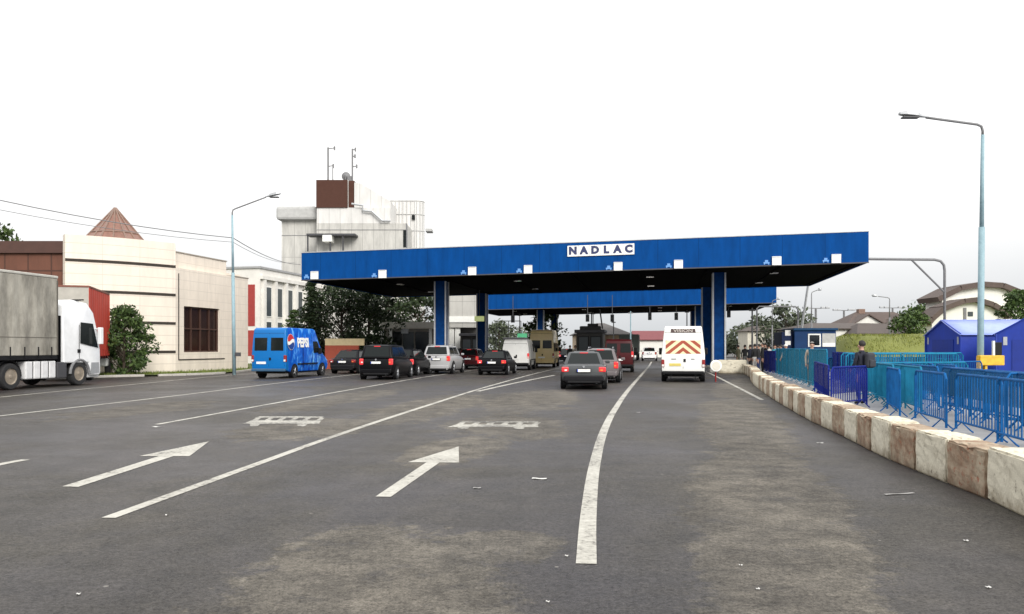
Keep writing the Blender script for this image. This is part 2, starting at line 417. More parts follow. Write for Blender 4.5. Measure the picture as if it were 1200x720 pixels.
vg = MB()
V0 = [ground(-60, 448), ground(0, 447), ground(130, 442.5), ground(200, 441), ground(262, 438.5), ground(300, 434), ground(340, 429)]
V0 = [(a, b) for a, b in V0]
ve = dense(V0, 4)
vg.poly([(p.x, p.y) for p in ve] + [(-10, 80), (-40, 80), (-60, 40)], .09)
verge = structure(vg.build('grass_verge', mat('verge_turf', (.09, .11, .03), .95, var=.4, scale=2, bump=.5), fix=False))
kb = MB()
for i in range(len(ve) - 1):
    a, b = ve[i], ve[i + 1]; d = (b - a); c = (a + b) / 2
    if i % 6 == 4: continue
    kb.box((c.x + .08, c.y - .06, .07), (d.length * .985, .16, .13), math.atan2(d.y, d.x))
structure(kb.build('kerb', M['kerb'], bevel=.015))
gb = MB()
for i in range(5200):
    a = random.random(); k = random.randrange(len(ve) - 1); p = ve[k].lerp(ve[k + 1], random.random())
    dx, dy = -random.random() ** 1.4 * 5.5, random.random() * 2.0
    x, y = p.x - .15 + dx * .8, p.y + .15 + dy
    h = random.uniform(.05, .2); t = random.random() * 6.28; w = .02
    gb.add([(x - w * math.cos(t), y - w * math.sin(t), .08), (x + w * math.cos(t), y + w * math.sin(t), .08), (x + random.uniform(-.06, .06), y + random.uniform(-.06, .06), .08 + h)], [(0, 1, 2)])
tag(gb.build('grass', M['grass'], fix=False), 'short green grass growing along the verge by the stone building', 'grass', kind='stuff')

def bank_h(x, y):
    t = min(1, max(0, (y - 57) / 9)); k = min(1, max(0, (x - 24.0 - (y - 60) * .25) / 1.8))
    return 2.55 * (t * t * (3 - 2 * t)) * k * k * (3 - 2 * k)
bank = MB(); nx, ny = 60, 22; vs = []
for j in range(ny + 1):
    for i in range(nx + 1):
        x = 23.5 + i * 1.6 + j * .3; y = 57 + j * 1.5; h = bank_h(x, y)
        vs.append((x, y, .035 + h + (.1 * math.sin(x * .9 + y) + random.uniform(-.06, .06)) * min(1, h)))
bank.add(vs, [(j * (nx + 1) + i, j * (nx + 1) + i + 1, (j + 1) * (nx + 1) + i + 1, (j + 1) * (nx + 1) + i) for j in range(ny) for i in range(nx)])
structure(bank.build('grass_bank', mat('bank_turf', (.17, .185, .04), .95, var=.35, scale=.35, bump=.6, bscale=6, c2=(.13, .145, .03)), smooth=True, fix=False))
bb = MB()
for i in range(16000):
    x = random.uniform(25, 66); y = random.uniform(57.5, 68.5); h = bank_h(x, y)
    if h < .1: continue
    hh = random.uniform(.08, .26); a = random.random() * 6.28; w = .035
    bb.add([(x - w * math.cos(a), y - w * math.sin(a), h), (x + w * math.cos(a), y + w * math.sin(a), h), (x + random.uniform(-.14, .14), y, h + hh)], [(0, 1, 2)])
tag(bb.build('tall_grass', M['bank_grass'], fix=False), 'unmown yellow green grass covering the bank behind the kiosk', 'grass', kind='stuff')

# ------------------------------------------------------------------ canopies
YAW = R(-10.2)
K = 1.337
def canopy(origin, label, W=26.1 * K, D=13.8 * K, zt=8.29, zb=6.5, sl=.0150):
    t = thing('canopy', label, 'canopy', (origin[0], origin[1], 0), YAW, 'blue flat canopies over the lanes')
    def zz(x, z): return z + x * sl
    def pbox(mb, x0, x1, y0, y1, z0, z1):
        mb.hexa([(x0, y0, zz(x0, z0)), (x1, y0, zz(x1, z0)), (x1, y1, zz(x1, z0)), (x0, y1, zz(x0, z0))],
                [(x0, y0, zz(x0, z1)), (x1, y0, zz(x1, z1)), (x1, y1, zz(x1, z1)), (x0, y1, zz(x0, z1))])
    m = MB(); pbox(m, -W, 0, 0, .08, zb, zt); m.build('fascia', M['fascia'], t)
    m = MB(); pbox(m, -W, 0, D - .08, D, zb, zt); m.build('fascia', M['fascia'], t)
    m = MB(); pbox(m, -.08, 0, .082, D - .082, zb, zt); m.build('fascia', M['fascia'], t)
    m = MB(); pbox(m, -W, -W + .08, .082, D - .082, zb, zt); m.build('fascia', M['fascia'], t)
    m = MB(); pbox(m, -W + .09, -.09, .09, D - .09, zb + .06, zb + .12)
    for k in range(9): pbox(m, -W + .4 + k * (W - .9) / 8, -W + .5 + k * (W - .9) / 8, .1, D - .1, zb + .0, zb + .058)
    m.build('underside', M['shade_black'], t)  # shade under the canopy is painted in as near-black
    m = MB(); pbox(m, -W + .09, -.09, .09, D - .09, zt - .2, zt - .1); m.build('roof', M['steel'], t)
    m = MB(); e = .03
    pbox(m, -W - e, e, -e, .12, zt + .002, zt + .05); pbox(m, -W - e, e, D - .12, D + e, zt + .002, zt + .05)
    pbox(m, -.12, e, .121, D - .121, zt + .002, zt + .05); pbox(m, -W - e, -W + .12, .121, D - .121, zt + .002, zt + .05)
    m.build('edge_flashing', M['trim'], t)
    m = MB(); pbox(m, -W - .012, .012, -.012, .0, zb - .03, zb + .04); m.build('drip_edge', M['pole_dark'], t)
    for tx in (6.06 * K, 19.9 * K):
        for w in (3.2 * K, 13.0 * K):
            c = MB(); c.bx(-tx - .33, -tx + .33, w - .33, w + .33, 0, zz(-tx, zb) + .05)
            for h in (1.6, 3.1): c.bx(-tx - .333, -tx + .333, w - .333, w + .333, h, h + .015)
            cb = c.build('column', M['column_blue'], t)
            k = MB()
            for sx in (-1, 1):
                for sy in (-1, 1): k.box((-tx + sx * .38, w + sy * .38, zz(-tx, zb) / 2 + .02), (.1, .1, zz(-tx, zb)), 0)
            k.build('corner_trim', M['trim'], cb)
            p = MB(); p.box((-tx, w, .09), (1.2, 2.2, .18)); p.build('plinth', M['kerb'], cb, bevel=.02)
    for tx in (4.5, 12.5, 21.5, 30):
        for w in (5.5, 13.5):
            l = MB(); l.box((-tx, w, zz(-tx, zb) + .02), (.5, .5, .05)); l.build('ceiling_lamp', M['lamp_clear'], t)
    return t
C1 = (15.4 * K, 35.0 * K)
canopy(C1, 'blue canopy carrying the white letter board, spanning the queue of cars')
canopy((21.6 * K, 66.2 * K), 'second blue canopy standing behind the lettered canopy', W=25.8 * K, zt=8.2, zb=6.45)
cy, sy = math.cos(YAW), math.sin(YAW)
def canopy_u(px, v=0.):                            # local x on the first canopy's front for a column of the photograph
    k = (px - 600) / F
    # (C1x + u*cy) = k*(C1y + u*sy)
    return (k * C1[1] - C1[0]) / (cy - k * sy)
def canopy_pt(u, v, z): return (C1[0] + u * cy - v * sy, C1[1] + u * sy + v * cy, z)
# letter board
u0, u1 = canopy_u(665), canopy_u(743.5); um = (u0 + u1) / 2; wB = u1 - u0
dB = C1[1] + um * sy
zB = elev(293.4, dB)
bd = thing('name_sign', 'white board with spaced dark navy capital letters fixed to the canopy front', 'sign', canopy_pt(um, -.03, zB), YAW)
m = MB()
hB = .66
n = 6
for i in range(n):
    x0 = -wB / 2 + i * wB / n + .006; x1 = -wB / 2 + (i + 1) * wB / n - .006
    m.hexa([(x0, -.05, x0 * .015 - hB / 2), (x1, -.05, x1 * .015 - hB / 2), (x1, 0, x1 * .015 - hB / 2), (x0, 0, x0 * .015 - hB / 2)],
           [(x0, -.05, x0 * .015 + hB / 2), (x1, -.05, x1 * .015 + hB / 2), (x1, 0, x1 * .015 + hB / 2), (x0, 0, x0 * .015 + hB / 2)])
m.build('board', M['white_sheet'], bd)
for i, ch in enumerate('NADLAC'):
    x = -wB / 2 + (i + .5) * wB / n
    lettering('letter', ch, .6, M['letter'], bd, (x, -.06, x * .015), (R(90), 0, 0), bold=.04, sx=1.05)
# lane panels along the fascia
pxs = [(369, 323), (448.6, 321.5), (553.6, 318), (619, 316), (724.4, 312.5), (795, 310), (910, 306), (979.7, 303.5)]
names = ['leftmost white lane panel at the left end of the canopy front', 'white lane panel on the canopy front, second from its left end',
         'white lane panel above the blue left column of the canopy', 'white lane panel just left of the letter board on the canopy',
         'white lane panel hanging below the letter board', 'white lane panel right of the letter board, above the white van',
         'white lane panel on the canopy front, second from its right end', 'rightmost white lane panel at the right end of the canopy front']
sym = mat('pale_blue_symbol', (.12, .3, .62), .5)
for (px, py), nm in zip(pxs, names):
    u = canopy_u(px); d = C1[1] + u * sy
    t = thing('lane_sign', nm, 'sign', canopy_pt(u, -.01, elev(py, d)), YAW, 'white lane panels on the canopy front')
    m = MB(); m.bx(-.26, .26, -.1, 0, -.26, .26); pa = m.build('panel', M['white_sheet'], t, bevel=.012)
    m = MB(); m.bx(-.23, .23, -.115, -.101, .2, .235); m.build('hood', M['trim'], t)
    s_ = MB(); s_.bx(-.74, -.4, -.02, 0, -.15, -.06); s_.bx(-.66, -.48, -.02, 0, -.059, .06); s_.bx(-.72, -.66, -.021, 0, -.21, -.151); s_.bx(-.48, -.42, -.021, 0, -.21, -.151)
    s_.build('symbol', sym, t)

# ------------------------------------------------------------------ vehicles
_wheel = {}
dust = mat('dusty_wheel', (.22, .185, .145), .7, var=.3, scale=6)
def wheel(parent, x, y, r, w, rimmat=None, side=1):
    rimmat = rimmat or M['rim']
    k = (round(r, 3), round(w, 3))
    if k not in _wheel:
        m = MB(); m.lathe([(r * .62, -w * .12), (r * .62, -w * .46), (r * .66, -w / 2), (r * .93, -w / 2), (r, -w * .32), (r, w * .32), (r * .93, w / 2), (r * .66, w / 2), (r * .62, w * .46), (r * .62, w * .12)], axis='x', n=24)
        a = m.build('wheel', M['tyre'], smooth=False)
        _wheel[k] = a.data; bpy.data.objects.remove(a)
    kk = k + (side, rimmat.name)
    if kk not in _wheel:
        m = MB(); s_ = side
        m.lathe([(r * .64, s_ * w * .3), (r * .60, s_ * w * .46), (r * .54, s_ * w * .34), (r * .16, s_ * w * .40), (r * .12, s_ * w * .46), (.01, s_ * w * .46)], axis='x', n=20)
        for q in range(0 if rimmat is dust else 5):
            a = q * 2 * math.pi / 5
            m.tube([(s_ * w * .43, math.cos(a) * r * .12, math.sin(a) * r * .12), (s_ * w * .42, math.cos(a) * r * .57, math.sin(a) * r * .57)], [r * .1, r * .07], 6)
        a = m.build('rim', rimmat); _wheel[kk] = a.data; bpy.data.objects.remove(a)
    o = bpy.data.objects.new('wheel', _wheel[k]); col.objects.link(o); o.parent = parent; o.location = (x, y, r)
    q = bpy.data.objects.new('rim', _wheel[kk]); col.objects.link(q); q.parent = o
    return o

def lerp3(A, B, t): return Vector(A) + (Vector(B) - Vector(A)) * t
def bil(q, u, v): return lerp3(lerp3(q[0], q[1], u), lerp3(q[3], q[2], u), v)
def pane(name, quad, u0, u1, v0, v1, parent, m=None, off=.006, th=.014, shear=None):
    mb = MB(); c = [bil(quad, u0, v0), bil(quad, u1, v0), bil(quad, u1, v1), bil(quad, u0, v1)]
    mb.slab(*c, off=off, th=th); return mb.build(name, m or M['glass'], parent)

def car(label, cat, px, d, head, body, L=4.4, W=1.74, H=1.46, style='sedan', lit=True, group='cars queuing at the crossing', rim=None, name='parked_car', plate=True, x=None, roofbar=False, bumper=None):
    """rear centre at local y=0, driving towards +y"""
    X = bearing(px, d) if x is None else x
    t = thing(name, label, cat, (X, d, .01), R(-head), group)
    w = W / 2; s = H / 1.46
    hb = {'sedan': .94, 'hatch': .95, 'mpv': .98, 'suv': 1.02}[style] * (1 if style == 'sedan' else s ** .5)
    hood = hb - .12
    st = [(0, .80, .44, hb - .16), (.04, .90, .34, hb - .07), (.16, .955, .29, hb - .015), (.7, .99, .23, hb), (1.1, 1, .21, hb), (L * .5, 1, .2, hb - .02), (L - 1.25, 1, .2, hb - .05),
          (L - .75, .98, .21, hood), (L - .28, .93, .23, hood - .1), (L - .08, .84, .26, hood - .22), (L, .72, .34, hood - .34)]
    rings = []
    for y, k, zb, zt in st:
        a = w * k; h = zt - zb
        half = [(a * .80, zb), (a * .95, zb + .06), (a * .985, zb + h * .3), (a, zb + h * .55), (a * .985, zb + h * .75), (a * .955, zb + h * .9), (a * .90, zb + h * .98), (a * .6, zt + .012)]
        ring = [(q[0], y, q[1]) for q in half] + [(-q[0], y, q[1]) for q in half[::-1]]
        rings.append(ring)
    m = MB(); n = len(rings[0]); vs = [p for r_ in rings for p in r_]
    fs = [(i * n + k, i * n + (k + 1) % n, (i + 1) * n + (k + 1) % n, (i + 1) * n + k) for i in range(len(rings) - 1) for k in range(n)]
    fs += [tuple(range(n)), tuple(range(len(vs) - 1, len(vs) - n - 1, -1))]
    m.add(vs, fs); m.build('body', body, t, smooth=True, bevel=.01, seg=1)
    # greenhouse
    cfg = {'sedan': (.52, 1.18, L - 1.15, L - 1.95), 'hatch': (.10, .52, L - 1.02, L - 1.85), 'mpv': (.06, .28, L - .8, L - 1.72), 'suv': (.07, .34, L - 1.1, L - 1.8)}[style]
    y0, y1, f0, f1 = cfg; wb, wt = w * .90, w * .68
    if style in ('mpv', 'suv'): wt = w * .74
    zb, zt = hb - .03, H - .035
    B = [(-wb, y0, zb), (wb, y0, zb), (wb * .98, f0, zb - .03), (-wb * .98, f0, zb - .03)]
    T = [(-wt, y1, zt), (wt, y1, zt), (wt * .97, f1, zt + .0), (-wt * .97, f1, zt + .0)]
    m = MB(); m.hexa(B, T); m.build('cabin', body, t, smooth=True, bevel=.07, seg=3)
    m = MB(); m.hexa([(-wt * .8, y1 + .15, zt - .03), (wt * .8, y1 + .15, zt - .03), (wt * .8, f1 - .12, zt - .03), (-wt * .8, f1 - .12, zt - .03)],
                     [(-wt * .66, y1 + .3, zt + .035), (wt * .66, y1 + .3, zt + .035), (wt * .66, f1 - .3, zt + .035), (-wt * .66, f1 - .3, zt + .035)])
    m.build('roof', body, t, smooth=True, bevel=.03, seg=2)
    pane('rear_window', [B[0], B[1], T[1], T[0]], .09, .91, .12 if style == 'sedan' else .16, .90, t)
    pane('windscreen', [B[2], B[3], T[3], T[2]], .07, .93, .1, .92, t)
    for q, sd in (([B[1], B[2], T[2], T[1]], 1), ([B[3], B[0], T[0], T[3]], -1)):
        cuts = [(.07, .47), (.50, .86)] if sd > 0 else [(.14, .50), (.53, .93)]
        for a, b in cuts: pane('side_window', q, a, b, .16, .86, t)
    # lights
    zl = hb - .2
    for sx in (-1, 1):
        m = MB()
        if style in ('mpv', 'suv', 'hatch'):
            m.box((sx * w * .815, .055, zl + .02), (.2, .17, .30), 0)
        else: m.box((sx * w * .80, .05, zl + .02), (.27, .15, .19), 0)
        tl = m.build('tail_light', M['lamp_red'] if lit else M['lamp_off'], t, bevel=.035, seg=2)
        m = MB(); m.box((sx * w * (.77), -.024, zl - .005), (.09, .02, .06)); m.build('indicator', M['lamp_amber'] if sx > 0 else M['lamp_clear'], tl)
        m = MB(); m.box((sx * w * .70, L - .1, hood - .22), (.3, .2, .13)); m.build('headlight', M['lamp_clear'], t, bevel=.04)
        m = MB(); m.box((sx * (w + .085), f0 - .38, hb + .06), (.19, .1, .13), 0); mm = m.build('wing_mirror', body, t, bevel=.035)
    m = MB(); m.box((0, .0, .42), (W * .86, .12, .22)); m.box((0, .05, .30), (W * .78, .16, .12))
    m.build('bumper', bumper or body, t, bevel=.05, seg=2)
    m = MB(); m.box((0, -.0, .29), (W * .7, .14, .09)); m.build('valance', M['black'], t, bevel=.02)
    if plate:
        m = MB(); m.box((0, -.022, zl - .02), (.56, .06, .15)); m.build('plate_recess', M['black'], t, bevel=.02)
        m = MB(); m.box((0, -.056, zl - .02), (.50, .012, .105)); pl = m.build('number_plate', M['plate'], t)
        m = MB(); m.box((-.232, -.064, zl - .02), (.035, .005, .1)); m.build('plate_band', M['plate_eu'], pl)
    m = MB(); m.lathe([(.045, -.03), (.045, 0.0)], (0, .0, zl + .125), 'y', 12); m.build('badge', M['chrome'], t)
    m = MB(); c = lerp3(lerp3(B[0], B[1], .5), lerp3(T[0], T[1], .5), .93); m.box((c.x, c.y - .01, c.z), (.32, .03, .035)); m.build('brake_light', M['lamp_red'] if lit else M['lamp_off'], t)
    m = MB(); m.tube([(w * .55, -.02, .26), (w * .55, .35, .26)], .035, 8); m.build('exhaust', M['steel'], t)
    m = MB()
    for sx in (-1, 1): m.bx(sx * w * .86 - .02, sx * w * .86 + .02, .25, L - .3, .17, .24)
    m.bx(-w * .8, w * .8, .2, L - .3, .17, .21); m.build('sill', M['black'], t)
    r = .315 if style != 'suv' else .36
    for yy in (.78 if style != 'mpv' else .72, L - .84):
        for sx in (-1, 1):
            a = MB(); a.lathe([(r * 1.17, sx * (w - .16)), (r * 1.17, sx * (w + .002)), (r * 1.05, sx * (w + .008))], (0, yy, r + .01), 'x', 24)
            a.build('wheel_arch', M['black'], t)
            wheel(t, sx * (w - .085), yy, r, .21, rim, sx)
    if roofbar:
        m = MB()
        for sx in (-1, 1): m.tube([(sx * wt * .92, y1 + .2, zt + .03), (sx * wt * .92, y1 + .3, zt + .08), (sx * wt * .9, f1 - .3, zt + .08), (sx * wt * .9, f1 - .2, zt + .03)], .018, 6)
        m.build('roof_rail', M['chrome'], t)
    return t

P_ = {k: paint(k + '_paint', c, coat=0. if k in ('black', 'dkgrey', 'grey', 'maroon') else .25, spec=.12 if k in ('black', 'dkgrey') else .25) for k, c in dict(grey=(.06, .064, .067), black=(.004, .004, .005), silver=(.34, .34, .345), dkgrey=(.014, .014, .016), pale=(.13, .115, .118), maroon=(.055, .006, .008), red=(.2, .02, .02), white=(.78, .78, .78), cream=(.72, .57, .28)).items()}
car('grey saloon with glowing tail lamps, nearest car left of the curved line', 'car', 684, 30.8, 5.5, P_['grey'], L=4.5, W=1.76, H=1.45, bumper=P_['dkgrey'])
car('dull grey estate with pale roof rails just ahead of the grey saloon', 'car', 703, 36.4, 9, P_['pale'], L=4.4, W=1.76, H=1.56, style='hatch', roofbar=True)
car('black people carrier with square lit lamps, ahead of the blue van', 'car', 440.5, 40.0, 6, P_['black'], L=4.6, W=1.82, H=1.73, style='mpv')
car('black hatchback half hidden beside the black people carrier', 'car', 468, 45.5, 10, P_['black'], L=4.2, W=1.74, H=1.5, style='hatch')
car('dark saloon standing between the blue van and the black people carrier', 'car', 401, 49.0, 10, P_['dkgrey'], L=4.5, W=1.76, H=1.45, lit=False)
car('silver off-roader with tall body in the left queue under the canopy', 'car', 511, 48.5, 8.5, P_['silver'], L=4.4, W=1.82, H=1.72, style='suv', roofbar=True)
car('dark red hatchback between the silver off-roader and the black saloon', 'car', 548, 60, 9, P_['maroon'], L=4.1, W=1.72, H=1.5, style='hatch')
car('black saloon with lit lamps in the middle of the queue under the canopy', 'car', 576, 46.6, 8.5, P_['black'], L=4.5, W=1.74, H=1.44)
car('black saloon beyond the yellow minibus, half in the shade of the canopies', 'car', 664, 80, 9, P_['black'], L=4.5, W=1.76, H=1.46)
car('dark grey hatchback far ahead in the left lane beside the left booth', 'car', 530, 76, 9, P_['dkgrey'], L=4.2, W=1.74, H=1.5, style='hatch')
car('dark off-roader far ahead of the yellow minibus', 'car', 648, 96, 9, P_['dkgrey'], L=4.4, W=1.8, H=1.75, style='suv')
car('small white car far off beyond the barriers of the open lane', 'car', 761, 95, 10, P_['white'], L=4.3, W=1.8, H=1.6, style='suv', lit=False)

def van(label, px, d, head, body, L, W, H, roof_k=.86, hoodz=1.15, nose=1.0, rake=.9, name='van', group='vans in the queue', rear='windows', lampz=.95, lit=False, bumper=None, rimm=None, glassm=None, sidewin=False, tagm=None, wheels_r=.34, winz=None, plate='white', plate_x=0., roofmat=None, handle_x=0.):
    t = thing(name, label, 'van', (bearing(px, d), d, .01), R(-head), group)
    w = W / 2; rk = .10
    prof = [(0.02, .42), (0, .6), (0.0, 1.25), (rk * .55, H - .42), (rk, H - .1), (rk + .16, H), (L - nose - rake - .1, H), (L - nose - rake + .12, H - .07), (L - nose + .06, hoodz + .12), (L - .38, hoodz - .1), (L - .08, hoodz - .3), (L, .62), (L - .06, .36), (L - .6, .3), (.5, .32)]
    belt = 1.15
    def wf(y, z):
        k = 1. if z < belt else 1 - (1 - roof_k) * min(1, (z - belt) / (H - belt)) ** 1.35
        if z < .5: k *= .96
        if y > L - .7: k *= .93
        return k
    m = MB(); m.prism(prof, -w, w, w=wf); m.build('body', body, t, smooth=True, bevel=.05, seg=3)
    def yr(z): return 0 if z < 1.25 else rk * .55 * (z - 1.25) / (H - .42 - 1.25) if z < H - .42 else rk * .55 + (rk * .45) * (z - H + .42) / .32
    # rear doors: seam, windows
    zt = H - .3; wz0, wz1 = winz or (1.32, H - .55)
    m = MB(); m.slab((-.008, yr(.62), .62), (.008, yr(.62), .62), (.008, yr(zt), zt), (-.008, yr(zt), zt), .004, .01)
    for sx in (-1, 1):
        k0, k1 = w * .9, w * wf(0, zt) * .9
        m.slab((sx * k0 - .006, 0, .62), (sx * k0 + .006, 0, .62), (sx * k1 + .006, yr(zt), zt), (sx * k1 - .006, yr(zt), zt), .004, .01)
    m.slab((-w * .84, yr(zt), zt), (w * .84, yr(zt), zt), (w * .84, yr(zt) + .003, zt + .014), (-w * .84, yr(zt) + .003, zt + .014), .004, .01)
    m.build('door_seam', M['black'], t)
    if rear == 'windows':
        for sx in (-1, 1):
            a, b = sorted((sx * .10, sx * w * wf(0, (wz0 + wz1) / 2) * .86))
            m = MB(); m.slab((a, yr(wz0), wz0), (b, yr(wz0), wz0), (b * .97, yr(wz1), wz1), (a, yr(wz1), wz1), .008, .03); m.build('rear_window', glassm or M['glass'], t, bevel=.02)
    for sx in (-1, 1):
        m = MB(); m.box((sx * w * .925, .03, lampz), (.14, .14, .36)); tl = m.build('tail_light', M['lamp_red'] if lit else M['lamp_off'], t, bevel=.03)
        m = MB(); m.box((sx * w * .92, -.043, lampz - .1), (.1, .012, .1)); m.build('reversing_lamp', M['lamp_clear'], tl)
        m = MB(); m.box((sx * (w + .12), L - nose - .55, hoodz + .25), (.2, .12, .34)); m.build('wing_mirror', M['black'], t, bevel=.04)
        m = MB(); m.box((sx * w * .72, L - .1, .82), (.34, .22, .2)); m.build('headlight', M['lamp_clear'], t, bevel=.05)
        # cab window
        zz0, zz1 = hoodz + .12, min(H - .3, 1.95)
        yb0, yb1 = L - nose - .95 - .25, L - nose - .18
        yt1 = yb1 - rake * (zz1 - zz0) / (H - hoodz) * 1.0
        k0, k1 = w * wf(0, zz0), w * wf(0, zz1)
        q = [(k0, yb0, zz0), (k0, yb1, zz0), (k1, yt1, zz1), (k1, yb0, zz1)]
        if sx < 0: q = [(-k0, yb1, zz0), (-k0, yb0, zz0), (-k1, yb0, zz1), (-k1, yt1, zz1)]
        pane('cab_window', q, .03, .97, .03, .97, t, off=.012, th=.03)
        if sidewin:
            for a in range(3):
                ya = .55 + a * (yb0 - .75) / 3; yb = ya + (yb0 - .75) / 3 - .1
                q = [(k0, ya, zz0), (k0, yb, zz0), (k1, yb, zz1), (k1, ya, zz1)]
                if sx < 0: q = [(-k0, yb, zz0), (-k0, ya, zz0), (-k1, ya, zz1), (-k1, yb, zz1)]
                pane('side_window', q, 0, 1, 0, 1, t, off=.012, th=.03)
    for sx in (-1, 1):
        m = MB()
        for ys in (L - nose - 1.35, L - nose - 2.5 if L > 5.2 else L - nose - 2.2):
            a = [(sx * w * wf(1, z), z) for z in (.5, 1.15, (1.15 + H - .25) / 2, H - .25)]
            for (x0, z0), (x1, z1) in zip(a[:-1], a[1:]):
                m.hexa([(x0 - .01, ys, z0), (x0 + .004, ys, z0), (x0 + .004, ys + .014, z0), (x0 - .01, ys + .014, z0)], [(x1 - .01, ys, z1), (x1 + .004, ys, z1), (x1 + .004, ys + .014, z1), (x1 - .01, ys + .014, z1)])
        m.build('side_seam', M['black'], t)
        m = MB(); m.box((sx * (w + .006), L / 2 - .15, .72), (.02, L - 3.0, .07)); m.build('rubbing_strip', M['black'], t)
    yw0, yw1, zw0, zw1 = L - nose + .06, L - nose - rake + .12, hoodz + .12, H - .07
    q = [(w * .88, yw0, zw0), (-w * .88, yw0, zw0), (-w * roof_k * .9, yw1, zw1), (w * roof_k * .9, yw1, zw1)]
    pane('windscreen', q, .04, .96, .05, .93, t, off=.01)
    m = MB(); m.box((0, -.02, .43), (W * .96, .2, .15)); m.build('bumper', bumper or M['black'], t, bevel=.04)
    m = MB(); m.bx(-w * .85, w * .85, .2, L - .3, .24, .34); m.build('sill', M['black'], t)
    m = MB(); m.box((plate_x, -.012, .80), (.52, .02, .12)); m.build('number_plate', M['plate'] if plate == 'white' else M['plate_yellow'], t)
    m = MB(); m.box((.07 + handle_x, -.015, 1.0), (.1, .03, .14)); m.build('door_handle', M['black'], t)
    for yy in (1.0, L - .95):
        for sx in (-1, 1):
            r = wheels_r
            a = MB(); a.lathe([(r * 1.14, sx * (w - .2)), (r * 1.14, sx * (w + .003)), (r * 1.04, sx * (w + .008))], (0, yy, r + .01), 'x', 24); a.build('wheel_arch', M['black'], t)
            wheel(t, sx * (w - .1), yy, r, .22, rimm or M['rim_dull'], sx)
    return t, w, wf, yr

# white van with chevrons
v, w, wf, yr = van('white high-roof van with red chevrons and a lettered strip on its rear doors', 800.5, 37.4, 12, M['white_paint'], 5.3, 1.98, 2.58, roof_k=.84, rear='none', lampz=.86, plate='yellow', plate_x=-.36, bumper=M['black'])
m = MB(); z0, z1 = 2.27, 2.46; m.slab((-.57, yr(z0), z0), (.57, yr(z0), z0), (.55, yr(z1), z1), (-.55, yr(z1), z1), .010, .02)
m.build('header_strip', mat('dark_header_strip', (.055, .03, .028), .5), v)
tilt = math.atan2(yr(z1) - yr(z0), z1 - z0)
lettering('lettering', 'VISION', .2, mat('pale_vinyl', (.5, .46, .42), .5), v, (0, yr(2.365) - .016, 2.365), (R(90) - tilt, 0, 0), depth=.008, bold=.002, sx=1.4)
cream_v = mat('pale_yellow_vinyl', (.74, .68, .42), .45); red_v = mat('chevron_red_vinyl', (.33, .06, .03), .45)
m = MB(); z0, z1 = 1.30, 1.92; k = w * .80
def rp(x, z): return (x, yr(z), z)
m.slab(rp(-k, z0), rp(k, z0), rp(k, z1), rp(-k, z1), .008, .02); ch = m.build('chevron_panel', cream_v, v)
m = MB(); pitch, bw = .36, .18
for sx in (-1, 1):
    for j in range(-4, 5):
        # stripe: z = zc - |x|*1.0 rising to the middle
        pts = []
        zc = z0 + .62 * .35 + j * pitch
        poly = [(0, zc - bw / 2), (0, zc + bw / 2), (k, zc + bw / 2 - k * .8), (k, zc - bw / 2 - k * .8)]
        # clip to the panel
        def clip(p, f, inside):
            out = []
            for i in range(len(p)):
                a, b = p[i], p[(i + 1) % len(p)]; ia, ib = inside(a), inside(b)
                if ia: out.append(a)
                if ia != ib: out.append(f(a, b))
            return out
        def cut(zz): return lambda a, b: (a[0] + (b[0] - a[0]) * (zz - a[1]) / (b[1] - a[1]), zz)
        poly = clip(poly, cut(z0 + .004), lambda p: p[1] >= z0 + .004)
        if len(poly) > 2: poly = clip(poly, cut(z1 - .004), lambda p: p[1] <= z1 - .004)
        if len(poly) < 3: continue
        m.add([(sx * x, yr(z) - .0105, z) for x, z in poly], [tuple(range(len(poly)))])
m.build('chevrons', red_v, ch)
m = MB(); m.box((-.42, -.008, 1.06), (.22, .014, .04)); m.box((.44, -.008, 1.06), (.16, .014, .04)); m.build('badge', M['pole_grey'], v)
m = MB(); m.box((.55, -.03, .2), (.03, .25, .34)); m.box((-.55, -.03, .2), (.03, .25, .34)); m.build('mud_flap', M['black'], v)

# blue delivery van with its logo
def van_blue():
    m, nt, b = nodes_of('splashed_blue_paint'); L_ = nt.links
    b.inputs['Roughness'].default_value = .4; b.inputs['Coat Weight'].default_value = .15; b.inputs['Specular IOR Level'].default_value = .25
    tc = nt.nodes.new('ShaderNodeTexCoord'); n = nt.nodes.new('ShaderNodeTexNoise'); n.inputs['Scale'].default_value = 1.6; n.inputs['Detail'].default_value = 7; n.inputs['Distortion'].default_value = 1.2
    mp = nt.nodes.new('ShaderNodeMapping'); mp.inputs['Scale'].default_value = (1, 1.6, .8); L_.new(tc.outputs['Object'], mp.inputs['Vector']); L_.new(mp.outputs['Vector'], n.inputs['Vector'])
    r = nt.nodes.new('ShaderNodeValToRGB'); e = r.color_ramp.elements
    e[0].position = .35; e[0].color = (.001, .05, .36, 1); e[1].position = .55; e[1].color = (.002, .12, .56, 1)
    q = e.new(.7); q.color = (.14, .42, .8, 1)
    L_.new(n.outputs['Fac'], r.inputs['Fac'])
    # the rear doors are a plain lighter blue
    sep = nt.nodes.new('ShaderNodeSeparateXYZ'); L_.new(tc.outputs['Object'], sep.inputs[0])
    lt = nt.nodes.new('ShaderNodeMath'); lt.operation = 'LESS_THAN'; lt.inputs[1].default_value = .3; L_.new(sep.outputs[1], lt.inputs[0])
    mx = nt.nodes.new('ShaderNodeMix'); mx.data_type = 'RGBA'; L_.new(lt.outputs[0], mx.inputs[0]); L_.new(r.outputs['Color'], mx.inputs[6]); mx.inputs[7].default_value = (.002, .13, .40, 1)
    L_.new(mx.outputs[2], b.inputs['Base Color']); return m
